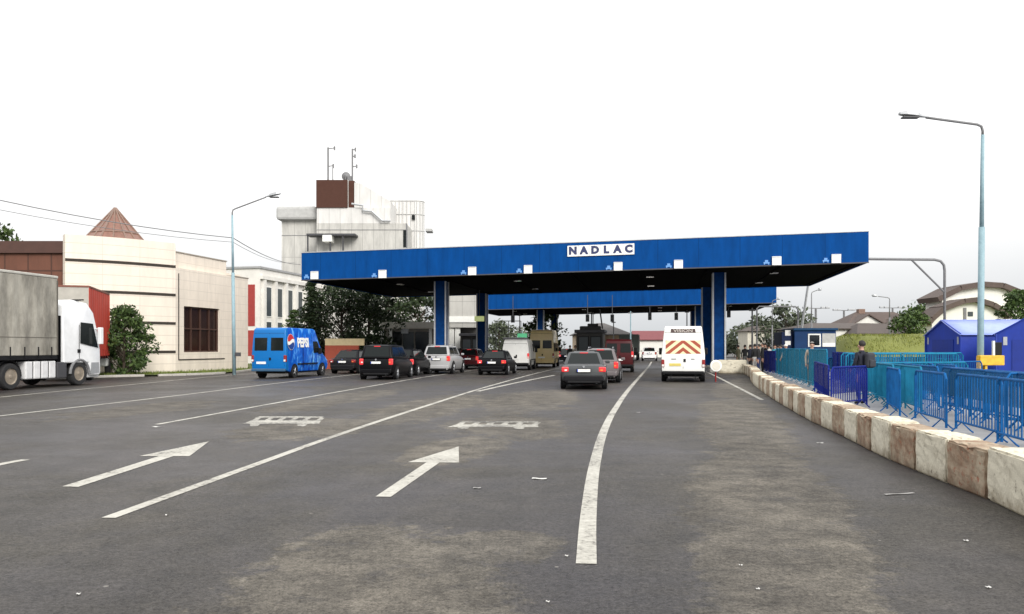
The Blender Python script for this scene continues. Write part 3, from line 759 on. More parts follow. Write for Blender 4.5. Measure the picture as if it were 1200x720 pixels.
v, w, wf, yr = van('bright blue delivery van with a round logo and white lettering on its side', 315, 41.8, 10, van_blue(), 5.55, 1.93, 2.62, roof_k=.9, lampz=1.02, bumper=mat('faded_blue_bumper', (.03, .09, .17), .6), winz=(1.42, 2.1), rimm=M['rim'], name='delivery_van', plate_x=-.42)
logo_z, logo_y = 1.88, .60
xs = w * wf(1, logo_z) + .012; tl = math.atan2(w * wf(1, 1.6) - w * wf(1, 2.2), .6)
lg = thing('tmp', None, None); bpy.data.objects.remove(lg)
def disc(pts, m_, name, parent, off=0.):
    mb = MB(); mb.add([(0, a, b) for a, b in pts], [tuple(range(len(pts)))])
    o = mb.build(name, m_, parent, fix=False); o.location = (xs + off, logo_y, logo_z); o.rotation_euler = (0, -tl, 0); return o
rr = .42
circ = [(rr * math.cos(a * math.pi / 16), rr * math.sin(a * math.pi / 16)) for a in range(32)]
em = disc(circ, M['white_sheet'], 'emblem', v)
def wave(x, z0): return z0 + .07 * math.sin(x / rr * 2.6)
top = [(x / 20 * rr * .96, wave(x / 20 * rr, .09)) for x in range(-18, 19)]
arc = [(rr * .96 * math.cos(R(a)), rr * .96 * math.sin(R(a))) for a in range(25, 160, 9)]
mb = MB(); mb.add([(.004, a, b) for a, b in top + arc], [tuple(range(len(top + arc)))]); mb.build('emblem_top', mat('emblem_red', (.5, .02, .03), .4), em, fix=False)
bot = [(x / 20 * rr * .96, wave(x / 20 * rr, -.09)) for x in range(18, -19, -1)]
arc = [(rr * .96 * math.cos(R(a)), rr * .96 * math.sin(R(a))) for a in range(205, 340, 9)]
mb = MB(); mb.add([(.004, a, b) for a, b in bot + arc], [tuple(range(len(bot + arc)))]); mb.build('emblem_base', mat('emblem_blue', (.004, .04, .22), .4), em, fix=False)
lrot = (Matrix.Rotation(-tl, 3, 'Y') @ Matrix.Rotation(R(90), 3, 'Z') @ Matrix.Rotation(R(90), 3, 'X')).to_euler()
lettering('lettering', 'PEPSI', .66, M['white_sheet'], v, (xs + .004, 2.08, logo_z - .05), lrot, depth=.012, bold=.03, sx=.98)

van('white low-roof van beside the yellow van under the canopy', 604, 57, 8, M['white_paint'], 4.9, 1.95, 2.15, rear='none', lampz=1.0, lit=True, roof_k=.82)
van('yellow high-roof minibus with two dark rear windows', 634.5, 64, 8, P_['cream'], 5.6, 2.02, 2.98, roof_k=.84, winz=(1.5, 2.15), lampz=.95, sidewin=True, bumper=P_['cream'], name='minibus')
van('dark red minibus ahead of the two cars in the middle lane', 725, 52, 9, P_['maroon'], 4.9, 1.88, 2.12, roof_k=.84, winz=(1.25, 1.85), lampz=1.15, lit=True, sidewin=True, name='minibus')

# ------------------------------------------------------------------ lorries on the left
def tarp(name, c, lo):
    m, nt, b = nodes_of(name); L_ = nt.links
    b.inputs['Roughness'].default_value = .7
    tc = nt.nodes.new('ShaderNodeTexCoord'); mp = nt.nodes.new('ShaderNodeMapping'); mp.inputs['Scale'].default_value = (1, 1.2, .45)
    n = nt.nodes.new('ShaderNodeTexNoise'); n.inputs['Scale'].default_value = 1.3; n.inputs['Detail'].default_value = 8; n.inputs['Roughness'].default_value = .7
    L_.new(tc.outputs['Object'], mp.inputs['Vector']); L_.new(mp.outputs['Vector'], n.inputs['Vector'])
    r = nt.nodes.new('ShaderNodeValToRGB'); r.color_ramp.elements[0].position = .33; r.color_ramp.elements[1].position = .66
    r.color_ramp.elements[0].color = (*lo, 1); r.color_ramp.elements[1].color = (*c, 1); L_.new(n.outputs['Fac'], r.inputs['Fac'])
    L_.new(r.outputs['Color'], b.inputs['Base Color'])
    wv = nt.nodes.new('ShaderNodeTexWave'); wv.bands_direction = 'Y'; wv.inputs['Scale'].default_value = .55; wv.inputs['Distortion'].default_value = 1.5
    L_.new(tc.outputs['Object'], wv.inputs['Vector'])
    bp = nt.nodes.new('ShaderNodeBump'); bp.inputs['Strength'].default_value = .35; bp.inputs['Distance'].default_value = .08; L_.new(wv.outputs['Fac'], bp.inputs['Height']); L_.new(bp.outputs['Normal'], b.inputs['Normal'])
    return m
tarp_grey = tarp('dirty_grey_tarpaulin', (.38, .36, .31), (.13, .12, .10))

def lorry():
    hd = R(-9)
    # front wheel (right side) stands at photo column 90
    cx, cyy = ground(93, 452)
    t = thing('lorry', 'white lorry tractor pulling a dirty grey tarpaulin trailer at the left edge', 'lorry', (cx - 1.2 * math.cos(hd), cyy - 1.2 * math.sin(hd), .01), hd, None)
    # local: y=0 at the front axle, x=+1.25 right side
    wp = mat('white_cab_paint', (.74, .75, .76), .35, coat=.5, var=.08)
    w = 1.22
    cab = MB()
    prof = [(-.95, .95), (-.95, 2.75), (-.85, 3.35), (-.35, 3.60), (.62, 3.5), (.98, 3.1), (1.22, 2.1), (1.33, 1.5), (1.36, .5), (1.28, .38), (.66, .4), (.6, .95)]
    cab.prism(prof, -w, w, w=lambda y, z: 1 - .1 * max(0, (z - 2.4) / 1.2)); c = cab.build('cab', wp, t, smooth=True, bevel=.08, seg=3)
    for sx in (-1, 1):
        q = [(sx * w, .05, 1.78), (sx * w, 1.16, 1.58), (sx * w * .985, .84, 2.62), (sx * w * .985, .1, 2.66)]
        if sx < 0: q = [(-w, 1.16, 1.58), (-w, .05, 1.78), (-w * .985, .1, 2.66), (-w * .985, .84, 2.62)]
        pane('side_window', q, 0, 1, 0, 1, c, off=.014, th=.03)
        m = MB(); m.box((sx * (w + .2), 1.05, 2.1), (.16, .2, .72)); m.box((sx * (w + .08), 1.0, 2.4), (.2, .05, .05)); m.build('mirror', wp, c, bevel=.05)
        m = MB(); m.box((sx * (w + .006), -.05, 1.45), (.03, .16, .14)); m.build('door_handle', M['black'], c)
        m = MB(); m.slab((sx * w, .66, .45), (sx * w, 1.25, .5), (sx * w, 1.2, .95), (sx * w, .72, .95), .01, .02); m.build('step', M['steel'], c)
        m = MB(); m.tube([(sx * (w - .02), .02 + .58 * math.cos(a * math.pi / 10), .5 + .58 * math.sin(a * math.pi / 10)) for a in range(0, 11)], .06, 8); m.build('wheel_arch', M['pole_grey'], c)
        m = MB(); m.slab(*([(sx * w, -.04, 1.0), (sx * w, -.02, 1.0), (sx * w, -.02, 2.55), (sx * w, -.04, 2.55)] if sx > 0 else [(sx * w, -.02, 1.0), (sx * w, -.04, 1.0), (sx * w, -.04, 2.55), (sx * w, -.02, 2.55)]), off=.004, th=.01); m.build('door_seam', M['black'], c)
    q = [(w * .95, 1.31, 1.6), (-w * .95, 1.31, 1.6), (-w * .9, 1.0, 3.0), (w * .9, 1.0, 3.0)]
    pane('windscreen', q, .03, .97, .05, .95, c)
    m = MB(); m.bx(-1.1, 1.1, .6, 1.4, .3, .9); m.build('bumper', wp, t, bevel=.06)
    m = MB()
    for k in range(3): m.box((w - .3, .3 - k * .16, 3.62 - k * .02), (.5, .05, .05))
    m.build('roof_rail', M['black'], c)
    ch = MB(); ch.bx(-.45, .45, -5.0, .9, .7, .95); ch.bx(-1.0, 1.0, -4.6, -.7, .62, .72); ch.build('chassis', M['black'], t)
    m = MB()
    for k in range(4): m.bx(.7, 1.2, -3.02 + k * .42, -2.64 + k * .42, .36, 1.06)
    fx = m.build('side_skirt', mat('white_side_skirt', (.66, .66, .66), .4, .05), t, bevel=.05)
    m = MB(); m.bx(.66, 1.17, -3.0, -1.4, .4, 1.02); m.build('tank', M['black'], fx)
    m = MB(); m.bx(.72, 1.2, -1.3, -.75, .35, 1.0); m.build('battery_box', M['pole_dark'], t, bevel=.03)
    m = MB(); m.bx(-1.1, 1.1, -1.25, -.98, 1.0, 2.9); m.build('gap_shade', M['shade_black'], t)  # near-black block added as the shade between cab and trailer
    for yy in (0., -3.75):
        for sx in (-1, 1): wheel(t, sx * 1.06, yy, .50, .3, dust, sx)
    m = MB()
    for sx in (-1, 1): m.tube([(sx * 1.05, -3.75 + .62 * math.cos(a * math.pi / 10), .5 + .62 * math.sin(a * math.pi / 10)) for a in range(0, 11)], .05, 8)
    m.build('mudguard', M['black'], t)
    # trailer
    y1, y0 = -1.35, -14.6
    m = MB(); m.bx(-1.25, 1.25, y0, y1, 1.28, 4.38); tb = m.build('trailer_body', tarp_grey, t, bevel=.03)
    m = MB(); m.bx(-1.27, 1.27, y0 - .02, y1 + .02, 4.382, 4.49); m.build('trailer_roof', mat('pale_roof_sheet', (.42, .41, .37), .7), tb, bevel=.03)
    m = MB(); m.bx(1.252, 1.262, y0, y1, 1.98, 2.0); m.bx(1.252, 1.27, y1 - .06, y1, 1.3, 4.3); m.build('tarp_strap', mat('dark_strap', (.1, .09, .075), .8), tb)
    m = MB()
    for k in range(18):
        y = y1 - .35 - k * .72
        m.bx(1.252, 1.268, y - .025, y + .025, 1.2, 1.62)
    m.build('buckle', M['black'], tb)
    m = MB(); m.bx(-1.24, 1.24, y0, y1, 1.12, 1.278); m.bx(-.6, .6, y0, y1 - .6, .85, 1.118); m.build('trailer_frame', M['black'], t)
    m = MB(); m.bx(1.1, 1.16, -9.5, -5.6, .5, 1.05); m.build('side_guard', M['steel'], t)
    for yy in (-10.6, -11.9, -13.2):
        for sx in (-1, 1): wheel(t, sx * 1.06, yy, .50, .3, dust, sx)
    return t
lorry()

def red_truck():
    d = 38.6; hd = R(18)
    t = thing('box_lorry', 'red sided lorry box with a grey rear, parked beyond the white cab', 'lorry', (bearing(104, d) - 1.22 * math.cos(R(18)), d - 1.22 * math.sin(R(18)), .01), hd)
    L = 6.0
    red = tarp('red_tarpaulin', (.55, .045, .02), (.4, .03, .015))
    m = MB(); m.bx(-1.22, 1.22, 0, .05, 1.15, 4.45); m.build('rear_door', mat('grey_rear_door', (.36, .34, .3), .6), t)
    m = MB(); m.bx(-1.22, 1.22, .052, L, 1.15, 4.45); m.build('box', red, t, bevel=.02)
    m = MB(); m.bx(-1.24, 1.24, -.02, L + .02, 4.452, 4.54); m.build('roof', mat('dark_red_edge', (.16, .05, .03), .6), t)
    m = MB(); m.bx(1.222, 1.24, 0, .12, 1.2, 4.44); m.bx(1.222, 1.24, L - .12, L, 1.2, 4.44); m.build('corner_post', red, t)
    m = MB()
    for k in range(8): m.bx(1.222, 1.236, .3 + k * .72, .36 + k * .72, 1.05, 1.5)
    m.build('strap', M['lamp_off'], t)
    m = MB(); m.bx(-.5, .5, 0, L + 1.9, .7, 1.1); m.bx(-1.15, 1.15, .1, L, 1.0, 1.149); m.build('chassis', M['black'], t)
    m = MB(); m.bx(-1.1, 1.1, L + .25, L + 2.1, .55, 2.7); m.build('cab', M['white_paint'], t, bevel=.1)
    m = MB(); m.bx(.8, 1.1, -.02, .1, .75, 1.0); m.bx(-1.1, -.8, -.02, .1, .75, 1.0); m.build('tail_light', M['lamp_amber'], t)
    for yy in (1.4, L + 1.1):
        for sx in (-1, 1): wheel(t, sx * 1.02, yy, .48, .28, dust, sx)
red_truck()

# ------------------------------------------------------------------ trees and bushes
def leaves(mb, c, r, n, size, flat=1., drop=0.):
    for i in range(n):
        while True:
            p = Vector((random.uniform(-1, 1), random.uniform(-1, 1), random.uniform(-1, 1)))
            if .25 < p.length < 1: break
        p = Vector((c[0] + p.x * r[0], c[1] + p.y * r[1], c[2] + p.z * r[2]))
        a = Vector((random.gauss(0, 1), random.gauss(0, 1), random.gauss(0, 1) * flat)).normalized()
        b = a.cross(Vector((random.gauss(0, 1), random.gauss(0, 1), random.gauss(0, 1)))).normalized()
        s = size * random.uniform(.6, 1.4)
        mb.add([p - a * s, p + b * s * .45, p + a * s - Vector((0, 0, drop * s)), p - b * s * .45], [(0, 1, 2, 3)])
def bushy(name, label, x, y, z, h, w, m, n=70, per=45, size=.09, trunk_h=.25, cat='tree', group=None, lean=0., tall=1.0):
    t = thing(name, label, cat, (x, y, z), random.random() * 6, group)
    tr = MB(); r0 = .035 * h ** .8
    tr.tube([(0, 0, -.05), (lean * .2, 0, h * trunk_h), (lean * .5, .02, h * .6), (lean, 0, h * .88)], [r0, r0 * .85, r0 * .5, r0 * .15], 8)
    cr = MB()
    for i in range(n):
        a = random.random() * 6.283; k = random.random()
        zz = h * (trunk_h + (1 - trunk_h) * k)
        env = w / 2 * math.sin(math.pi * min(1, (.18 + .82 * k) ** tall)) ** .6
        rad = env * random.uniform(.35, 1.0)
        cx, cy_ = math.cos(a) * rad + lean * k, math.sin(a) * rad
        br = random.uniform(.09, .2) * w
        leaves(cr, (cx, cy_, min(zz, h - .05)), (br, br, br * .75), per, size)
        if i % 3 == 0: tr.tube([(lean * k * .6, 0, max(.1, zz - rad * .8 - .1)), (cx * .6, cy_ * .6, zz - rad * .2), (cx, cy_, zz)], [r0 * .35, r0 * .2, r0 * .08], 5)
    tr.build('trunk', M['trunk'], t); cr.build('crown', m, t, fix=False)
    return t
def conifer(label, x, y, h, w, m, n=18, size=.16, group=None, lean=0.):
    t = thing('conifer_tree', label, 'tree', (x, y, 0), random.random() * 6, group)
    tr = MB(); r0 = .022 * h
    tr.tube([(0, 0, -.05), (0, 0, h * .5), (lean, 0, h)], [r0, r0 * .7, r0 * .1], 8); cr = MB()
    for i in range(n):
        k = (i + .5) / n; zz = h * (.14 + .86 * k); rad = w / 2 * (1 - k) ** .8 + .12
        for j in range(int(5 + 5 * (1 - k))):
            a = random.random() * 6.283; ln = rad * random.uniform(.55, 1.1)
            for q in range(5):
                f = (q + .6) / 5
                leaves(cr, (math.cos(a) * ln * f, math.sin(a) * ln * f, zz - f * ln * .22 + .1), (.085 * w, .085 * w, .04 * w), 10, size * .72, .5, .3)
            tr.tube([(0, 0, zz), (math.cos(a) * ln, math.sin(a) * ln, zz - ln * .2)], [r0 * .25, r0 * .06], 4)
    tr.build('trunk', M['trunk'], t); cr.build('crown', m, t, fix=False)
    return t
bx_, by_ = bearing(147, 45), 45
bushy('bush', 'leafy green bush standing by the stone wall beside the red lorry box', bx_ - .1, by_, 0, 3.75, 3.0, M['leaf_bush'], n=95, per=60, size=.11, trunk_h=.05, cat='bush', lean=-.2)
conifer('dark conifer rising above the blue delivery van', bearing(366, 62), 62, 6.6, 4.6, M['leaf_dark'], n=15, size=.17, group='conifers by the left buildings')
bushy('tree', 'dense dark leafy tree under the left corner of the canopy', bearing(400, 66), 66, 0, 6.9, 6.2, M['leaf_dark'], n=95, per=45, size=.16, trunk_h=.14)
bushy('tree', 'dark leafy tree right of the dense one, beside the low white roofed building', bearing(432, 69), 69, 0, 6.6, 5.2, M['leaf_dark'], n=80, per=45, size=.16, trunk_h=.2)
conifer('narrow dark conifer in front of the white office wing', bearing(345, 66), 66, 4.6, 3.4, M['leaf_mid'], n=12, size=.16, group='conifers by the left buildings')
bushy('tree', 'dark spreading tree over the low white roofed building', bearing(455, 78), 78, 0, 8, 6, M['leaf_dark'], n=60, per=40, size=.22)
bushy('tree', 'dark spreading tree behind the left blue column', bearing(490, 80), 80, 0, 7.4, 6, M['leaf_dark'], n=60, per=40, size=.22)
bushy('tree', 'tree top showing over the brown glazed hall at the left edge', bearing(2, 62), 62, 0, 10.6, 4.5, M['leaf_mid'], n=50, per=40, size=.2)
bushy('tree', 'green tree rising behind the yellow minibus', bearing(638, 110), 110, 0, 6.6, 5.5, M['leaf_mid'], n=60, per=40, size=.25)
bushy('bush', 'round dark green bush in front of the long brown roofs', bearing(1069, 74), 74, 2.4, 2.3, 3.7, M['leaf_mid'], n=45, per=40, size=.16, trunk_h=.05, cat='bush')
bushy('tree', 'dark tree between the long brown roofs and the white house', bearing(1088, 118), 118, 1.5, 6.5, 8.5, M['leaf_mid'], n=60, per=40, size=.3)
bushy('tree', 'light green tree before the white house at the right edge', bearing(1196, 72), 72, 2.0, 4.4, 4.2, M['leaf_bush'], n=55, per=45, size=.2)
for i, (px, d, h, w, lab) in enumerate([(846, 130, 3.2, 7, 'low grey green tree seen just right of the blue column'), (872, 140, 5, 7, 'grey green tree behind the pale far gatehouse, left of its roof'), (893, 125, 6, 8, 'grey green tree rising behind the pale far gatehouse'),
                                       (921, 105, 6.8, 7, 'tall grey green tree between the far gatehouse and the blue kiosk'), (600, 150, 4.5, 12, 'low far tree seen over the white low-roof van'), (585, 140, 6, 6, 'far tree beside the black left rear column'), (935, 115, 5, 7, 'low grey green tree just behind the blue kiosk')]):
    bushy('tree', lab, bearing(px, d), d, 0, h, w, M['leaf_far'], n=45, per=30, size=.3, group='far trees beyond the crossing')

# ------------------------------------------------------------------ buildings, left
def wallbox(mb, x0, x1, y0, y1, z0, z1): mb.bx(x0, x1, y0, y1, z0, z1)
stone = panel_mat('pale_stone_cladding', (.70, .625, .535), 2.9, .58, gap=.035, line=.78, var=.08)
stone2 = panel_mat('pale_stone_courses', (.70, .625, .535), 1.15, .58, gap=.03, line=.84, var=.1)
def stone_building():
    t = thing('stone_building', 'pale stone clad hall with curved grooved wall, brown window and glass pyramid', 'building')
    # curved wall
    p0, p1 = Vector((-25.3, 45.9)), Vector((-20.75, 50.0)); n = Vector((.67, -.74))
    arc = []
    for i in range(17):
        k = i / 16; arc.append(p0.lerp(p1, k) + n * (.38 * math.sin(math.pi * k)))
    th = .5; H = 8.02
    m = MB(); inner = [p - n * th for p in arc]
    k_ = len(arc)
    vs = [(p.x, p.y, 0) for p in arc] + [(p.x, p.y, H) for p in arc] + [(p.x, p.y, 0) for p in inner] + [(p.x, p.y, H) for p in inner]
    fs = []
    for i in range(k_ - 1):
        fs += [(i, i + 1, k_ + i + 1, k_ + i), (2 * k_ + i + 1, 2 * k_ + i, 3 * k_ + i, 3 * k_ + i + 1), (k_ + i, k_ + i + 1, 3 * k_ + i + 1, 3 * k_ + i)]
    fs += [(0, k_, 3 * k_, 2 * k_), (k_ - 1, 3 * k_ - 1, 4 * k_ - 1, 2 * k_ - 1)]
    m.add(vs, fs); m.build('curved_wall', stone, t)
    for z in (1.25, 3.0, 4.75, 6.5):
        m = MB()
        for i in range(k_ - 1):
            a, b = arc[i], arc[i + 1]; o = n * .03
            m.hexa([(a.x, a.y, z), (a.x + o.x, a.y + o.y, z), (b.x + o.x, b.y + o.y, z), (b.x, b.y, z)], [(a.x, a.y, z + .16), (a.x + o.x, a.y + o.y, z + .16), (b.x + o.x, b.y + o.y, z + .16), (b.x, b.y, z + .16)])
        m.build('groove', M['stone_dark'], t)
    # flat wing: local frame along the wall
    yaw = math.atan2(.2, .98)
    w = bpy.data.objects.new('wing_wall', None)
    def W_(u, o, z): return (-20.8 + .2 * u + .98 * o, 50.0 + .98 * u - .2 * o, z)      # u along the wall, o outward
    def wb(mb, u0, u1, o0, o1, z0, z1):
        mb.hexa([W_(u0, o0, z0), W_(u0, o1, z0), W_(u1, o1, z0), W_(u1, o0, z0)], [W_(u0, o0, z1), W_(u0, o1, z1), W_(u1, o1, z1), W_(u1, o0, z1)])
    bpy.data.objects.remove(w)
    m = MB()
    wb(m, 0, .95, -6, 0, 0, 6.55); wb(m, .95, 5.0, -6, 0, 0, 1.3); wb(m, .95, 5.0, -6, 0, 4.2, 6.55); wb(m, 5.0, 8.7, -6, 0, 0, 6.55); wb(m, .95, 5.0, -6, -.5, 1.3, 4.2)
    m.build('wing_wall', stone2, t)
    m = MB(); wb(m, 0, 6.4, -5.8, -.35, 6.552, 7.55); wb(m, 6.4, 8.5, -5.8, -.5, 6.552, 6.8); m.build('parapet', stone2, t)
    m = MB(); wb(m, 0, 6.45, -5.85, -.3, 7.552, 7.62); wb(m, 6.45, 8.75, -5.9, .04, 6.553, 6.62); m.build('coping', mat('weathered_coping', (.33, .29, .24), .8), t)
    m = MB(); wb(m, .35, .42, 0, .03, .8, 6.2); wb(m, .42, 5.6, 0, .03, .8, .87); m.build('groove', M['stone_dark'], t)
    fr = mat('brown_window_frame', (.06, .03, .022), .5)
    m = MB()
    for u in (.95, 1.9, 2.93, 3.95, 4.92): wb(m, u, u + .08, -.3, -.12, 1.3, 4.2)
    for z in (1.3, 2.75, 4.1): wb(m, .95, 5.0, -.29, -.13, z, z + .09)
    f = m.build('window', fr, t)
    m = MB(); wb(m, .95, 5.0, -.26, -.22, 1.3, 4.2); m.build('pane', glass_dark('brown_glass', (.022, .01, .008), .15), f)
    # core behind the curved wall and the pyramid on it
    m = MB(); m.add([(-25.1, 46.9, 0), (-21.3, 50.4, 0), (-22.5, 58, 0), (-25.1, 58, 0), (-25.1, 47.5, 0), (-25.1, 46.9, 7.5), (-21.3, 50.4, 7.5), (-22.5, 58, 7.5), (-25.1, 58, 7.5), (-25.1, 47.5, 7.5)],
                    [(5, 6, 7, 8, 9), (0, 1, 6, 5), (1, 2, 7, 6), (2, 3, 8, 7), (3, 4, 9, 8), (4, 0, 5, 9)])
    m.build('roof', mat('roof_felt', (.12, .11, .1), .9), t)
    c = Vector((bearing(135, 52.5), 52.5)); r0 = 2.2; za, zt = 8.1, 10.6
    m = MB(); rib = MB()
    m.lathe([(r0, 0), (r0, za), (.05, zt)], (c.x, c.y, 0), 'z', 8)
    for k in range(16):
        a = 2 * math.pi * k / 16; rr_ = r0 * (1 if k % 2 == 0 else math.cos(math.pi / 8))
        rib.tube([(c.x + rr_ * math.cos(a), c.y + rr_ * math.sin(a), za), (c.x + .05 * math.cos(a), c.y + .05 * math.sin(a), zt + .03)], .055, 5)
    for f_ in (0., .34):
        for k in range(8):
            a, b = 2 * math.pi * k / 8, 2 * math.pi * (k + 1) / 8; q = r0 * (1 - f_) + .03; z = za + (zt - za) * f_
            rib.tube([(c.x + q * math.cos(a), c.y + q * math.sin(a), z), (c.x + q * math.cos(b), c.y + q * math.sin(b), z)], .05, 5)
    py = m.build('pyramid_roof', mat('brown_roof_glass', (.24, .12, .085), .3, c2=(.15, .07, .05)), t)
    rib.build('glazing_bars', mat('brown_bars', (.2, .13, .1), .5), py)
stone_building()

def brown_hall():
    t = thing('glazed_hall', 'brown glazed flat roofed hall behind the grey trailer', 'building')
    pn = panel_mat('brown_glass_panels', (.12, .045, .026), 1.35, 1.5, gap=.09, rough=.7, line=.5, var=.2)
    m = MB(); m.bx(-44, -25.2, 47, 58, 0, 7.05); m.build('wall', pn, t)
    m = MB(); m.bx(-44.1, -25.2, 46.8, 58, 7.06, 7.75); m.build('fascia', mat('dark_brown_fascia', (.065, .028, .02), .5), t)
    m = MB(); m.bx(-25.8, -25.25, 46.6, 46.98, 0, 7.5); m.build('corner_post', mat('dark_brown_post', (.05, .022, .016), .5), t)
brown_hall()

def white_office():
    d = 76
    x0 = bearing(304.5, d)
    t = thing('office_building', 'white two storey office wing with narrow windows and a red panel', 'building', (x0, d, 0), R(-12))
    wh = mat('white_render', (.66, .64, .6), .8, var=.1, scale=1.)
    m = MB()
    m.bx(-10, 0, .0, 14, 0, 9.0); m.build('wall', wh, t)
    m = MB(); m.bx(-10.1, .12, -.12, 14.1, 9.002, 9.2); m.build('coping', mat('grey_coping', (.3, .3, .3), .7), t)
    m = MB(); m.bx(-1.7, -.5, -.04, 0, 3.6, 7.5); m.build('red_panel', mat('brick_red_panel', (.3, .035, .03), .7), t)
    m = MB(); m.bx(-1.7, -.5, -.04, 0, .8, 3.2); m.build('red_panel', mat('brick_red_panel_low', (.3, .035, .03), .7), t)
    for k in range(6):
        for z in (1.2, 4.5):
            m = MB(); m.bx(.0, .06, 1.0 + k * 2.15, 2.1 + k * 2.15, z, z + 2.9); f = m.build('window', M['white_sheet'], t)
            m = MB(); m.bx(.061, .075, 1.08 + k * 2.15, 2.02 + k * 2.15, z + .08, z + 2.82); m.build('pane', M['glass_grey'], f)
    m = MB()
    for k in range(7): m.bx(0, .3, .3 + k * 2.15, .72 + k * 2.15, 0, 8.0)
    m.bx(.0, .35, .0, 14, 8.002, 8.35); m.build('pilaster', wh, t)
white_office()

def tower():
    d = 92
    t = thing('control_tower', 'tall grey panelled office block with brown rooftop box and curved stair tower', 'building', (0, 0, 0), 0)
    pan = panel_mat('grey_metal_cladding', (.46, .45, .42), 1.25, 6.0, gap=.07, line=.72, var=.14, streak=.1)
    panl = panel_mat('pale_metal_cladding', (.60, .59, .57), 1.25, 0, gap=.07, line=.75, var=.1, streak=.05)
    slab = mat('grey_concrete_slab', (.40, .40, .39), .8, var=.12)
    dk = mat('brown_box_cladding', (.075, .036, .027), .8, var=.08, spec=.1)
    def bxx(name, m_, pa, pb, ptop, pbot, dd, deep, base=False, bevel=0., parent=None, proud=0.):
        z1 = elev(ptop, dd); z0 = 0 if base else elev(pbot, dd)
        m = MB(); m.bx(bearing(pa, dd), bearing(pb, dd), dd - proud, dd + deep, z0, z1); return m.build(name, m_, parent or t, bevel=bevel)
    bxx('left_wing', pan, 330, 371.5, 258, 0, 94, 12, True)
    bxx('roof_slab', slab, 323, 371, 241.5, 257.5, 93.2, 14, False, .3)
    bxx('main_block', pan, 371, 476, 262, 0, 92, 12, True)
    bxx('upper_block', panl, 371.2, 457, 243.5, 261.9, 92.05, 10)
    bxx('rooftop_box', dk, 370.5, 407, 211, 243.4, 91.9, 8)
    bxx('rooftop_box', dk, 407.8, 415, 212, 243.4, 92.6, 6)
    bxx('box_trim', M['white_sheet'], 407.05, 407.75, 211, 243, 92.2, .3)
    # sloping parapet
    m = MB(); dd = 92.4
    a = [(bearing(415.2, dd), elev(214, dd)), (bearing(423, dd), elev(215, dd)), (bearing(458, dd), elev(236.5, dd)), (bearing(458, dd), elev(262, dd)), (bearing(415.2, dd), elev(243.3, dd))]
    n = len(a); vs = [(x, dd, z) for x, z in a] + [(x, dd + 7.5, z) for x, z in a]
    m.add(vs, [tuple(range(n)), tuple(range(2 * n - 1, n - 1, -1))] + [(i, (i + 1) % n, n + (i + 1) % n, n + i) for i in range(n)]); m.build('sloping_parapet', panl, t)
    m = MB()
    st_ = [(412, 239), (425, 241), (425.5, 247), (436, 248), (448, 259), (457.5, 259)]
    m.tube([(bearing(p, 91.7), 91.7, elev(q, 91.7)) for p, q in st_], .12, 6); m.build('stair_trim', M['trim'], t)
    # curved stair tower
    cx, r = bearing(487.5, 98), bearing(497.5, 98) - bearing(487.5, 98)
    hz = elev(236.5, 98)
    m = MB(); m.lathe([(r, 0), (r, hz)], (cx, 98, 0), 'z', 28); m.bx(bearing(456, 98), cx, 98 - r + .02, 99, 0, hz - .01); sw = m.build('stair_tower', panl, t)
    m = MB()
    arc = [(bearing(456, 98), 98 - r)] + [(bearing(456 + 4.4 * k, 98), 98 - r) for k in range(1, 8)] + [(cx + r * math.cos(-math.pi / 2 + math.pi / 2 * k / 8), 98 + r * math.sin(-math.pi / 2 + math.pi / 2 * k / 8)) for k in range(0, 9)]
    for k, (ax, ay) in enumerate(arc):
        if k % 2 or k < 8: m.box((ax, ay - .01, hz / 2), (.07, .07, hz))
    for py in (237.3, 253, 272): m.tube([(ax, ay - .02, elev(py, 98)) for ax, ay in arc], .05, 5)
    m.build('cladding_joint', slab, sw)
    dd = 98 - r
    m = MB(); m.bx(bearing(483, dd), bearing(486.5, dd), dd - .2, dd + .4, elev(258, dd), elev(252.5, dd)); f = m.build('window', M['glass'], t)
    bxx('window', M['glass'], 472.5, 476, 270, 290, 91.95, .2)
    bxx('side_slab', slab, 498.5, 506, 268, 271, 98, 2)
    # dark awning with the air-conditioning unit under it
    bxx('awning', M['pole_dark'], 359, 416, 273.8, 276, 90.2, 1.8)
    for px in (360.5, 387, 402):
        m = MB(); m.tube([(bearing(px, 90.4), 90.4, elev(295, 90.4)), (bearing(px, 90.4), 90.4, elev(275, 90.4))], .1, 5); m.build('awning_post', M['pole_dark'], t)
    bxx('air_conditioner', M['white_sheet'], 377.5, 388.5, 275.5, 283.5, 90.1, 1.5, False, .08, None)
    bxx('joint_band', M['pole_grey'], 371.3, 475.5, 269.2, 269.8, 91.96, .04)
    bxx('joint_band', M['pole_grey'], 330.2, 371, 275.8, 276.4, 93.96, .04)
    bxx('corner_trim', M['pole_grey'], 475.6, 477, 262, 300, 91.97, .3)
tower()
def mast(label, px, d, zb, pytop, side, extra):
    t = thing('antenna_mast', label, 'antenna', (bearing(px, d), d, zb), 0, 'antennas on the tower block roof')
    h = elev(pytop, d) - zb; m = MB()
    m.tube([(0, 0, 0), (0, 0, h)], .11, 6); 
    if extra: m.tube([(.55, 0, 0), (.55, 0, h * .55)], .06, 6)
    m.build('mast', M['pole_grey'], t)
    m = MB()
    for z, l in (((h - .15, .75), (h * .5, .6)) if extra else ((h - .15, .35), (h * .78, .3), (h * .5, .5))):
        m.tube([(0, 0, z), (side * l, 0, z + .08)], .06, 5)
        m.box((side * l, 0, z + .05), (.18, .15, .45))
    m.build('aerial', M['pole_grey'], t)
mast('left antenna mast with a hooked top on the brown rooftop box', 384.5, 95, elev(211, 91.9), 173, 1, True)
mast('right antenna mast with short side arms on the brown rooftop box', 413, 95, elev(212, 92.6), 174.5, 1, False)
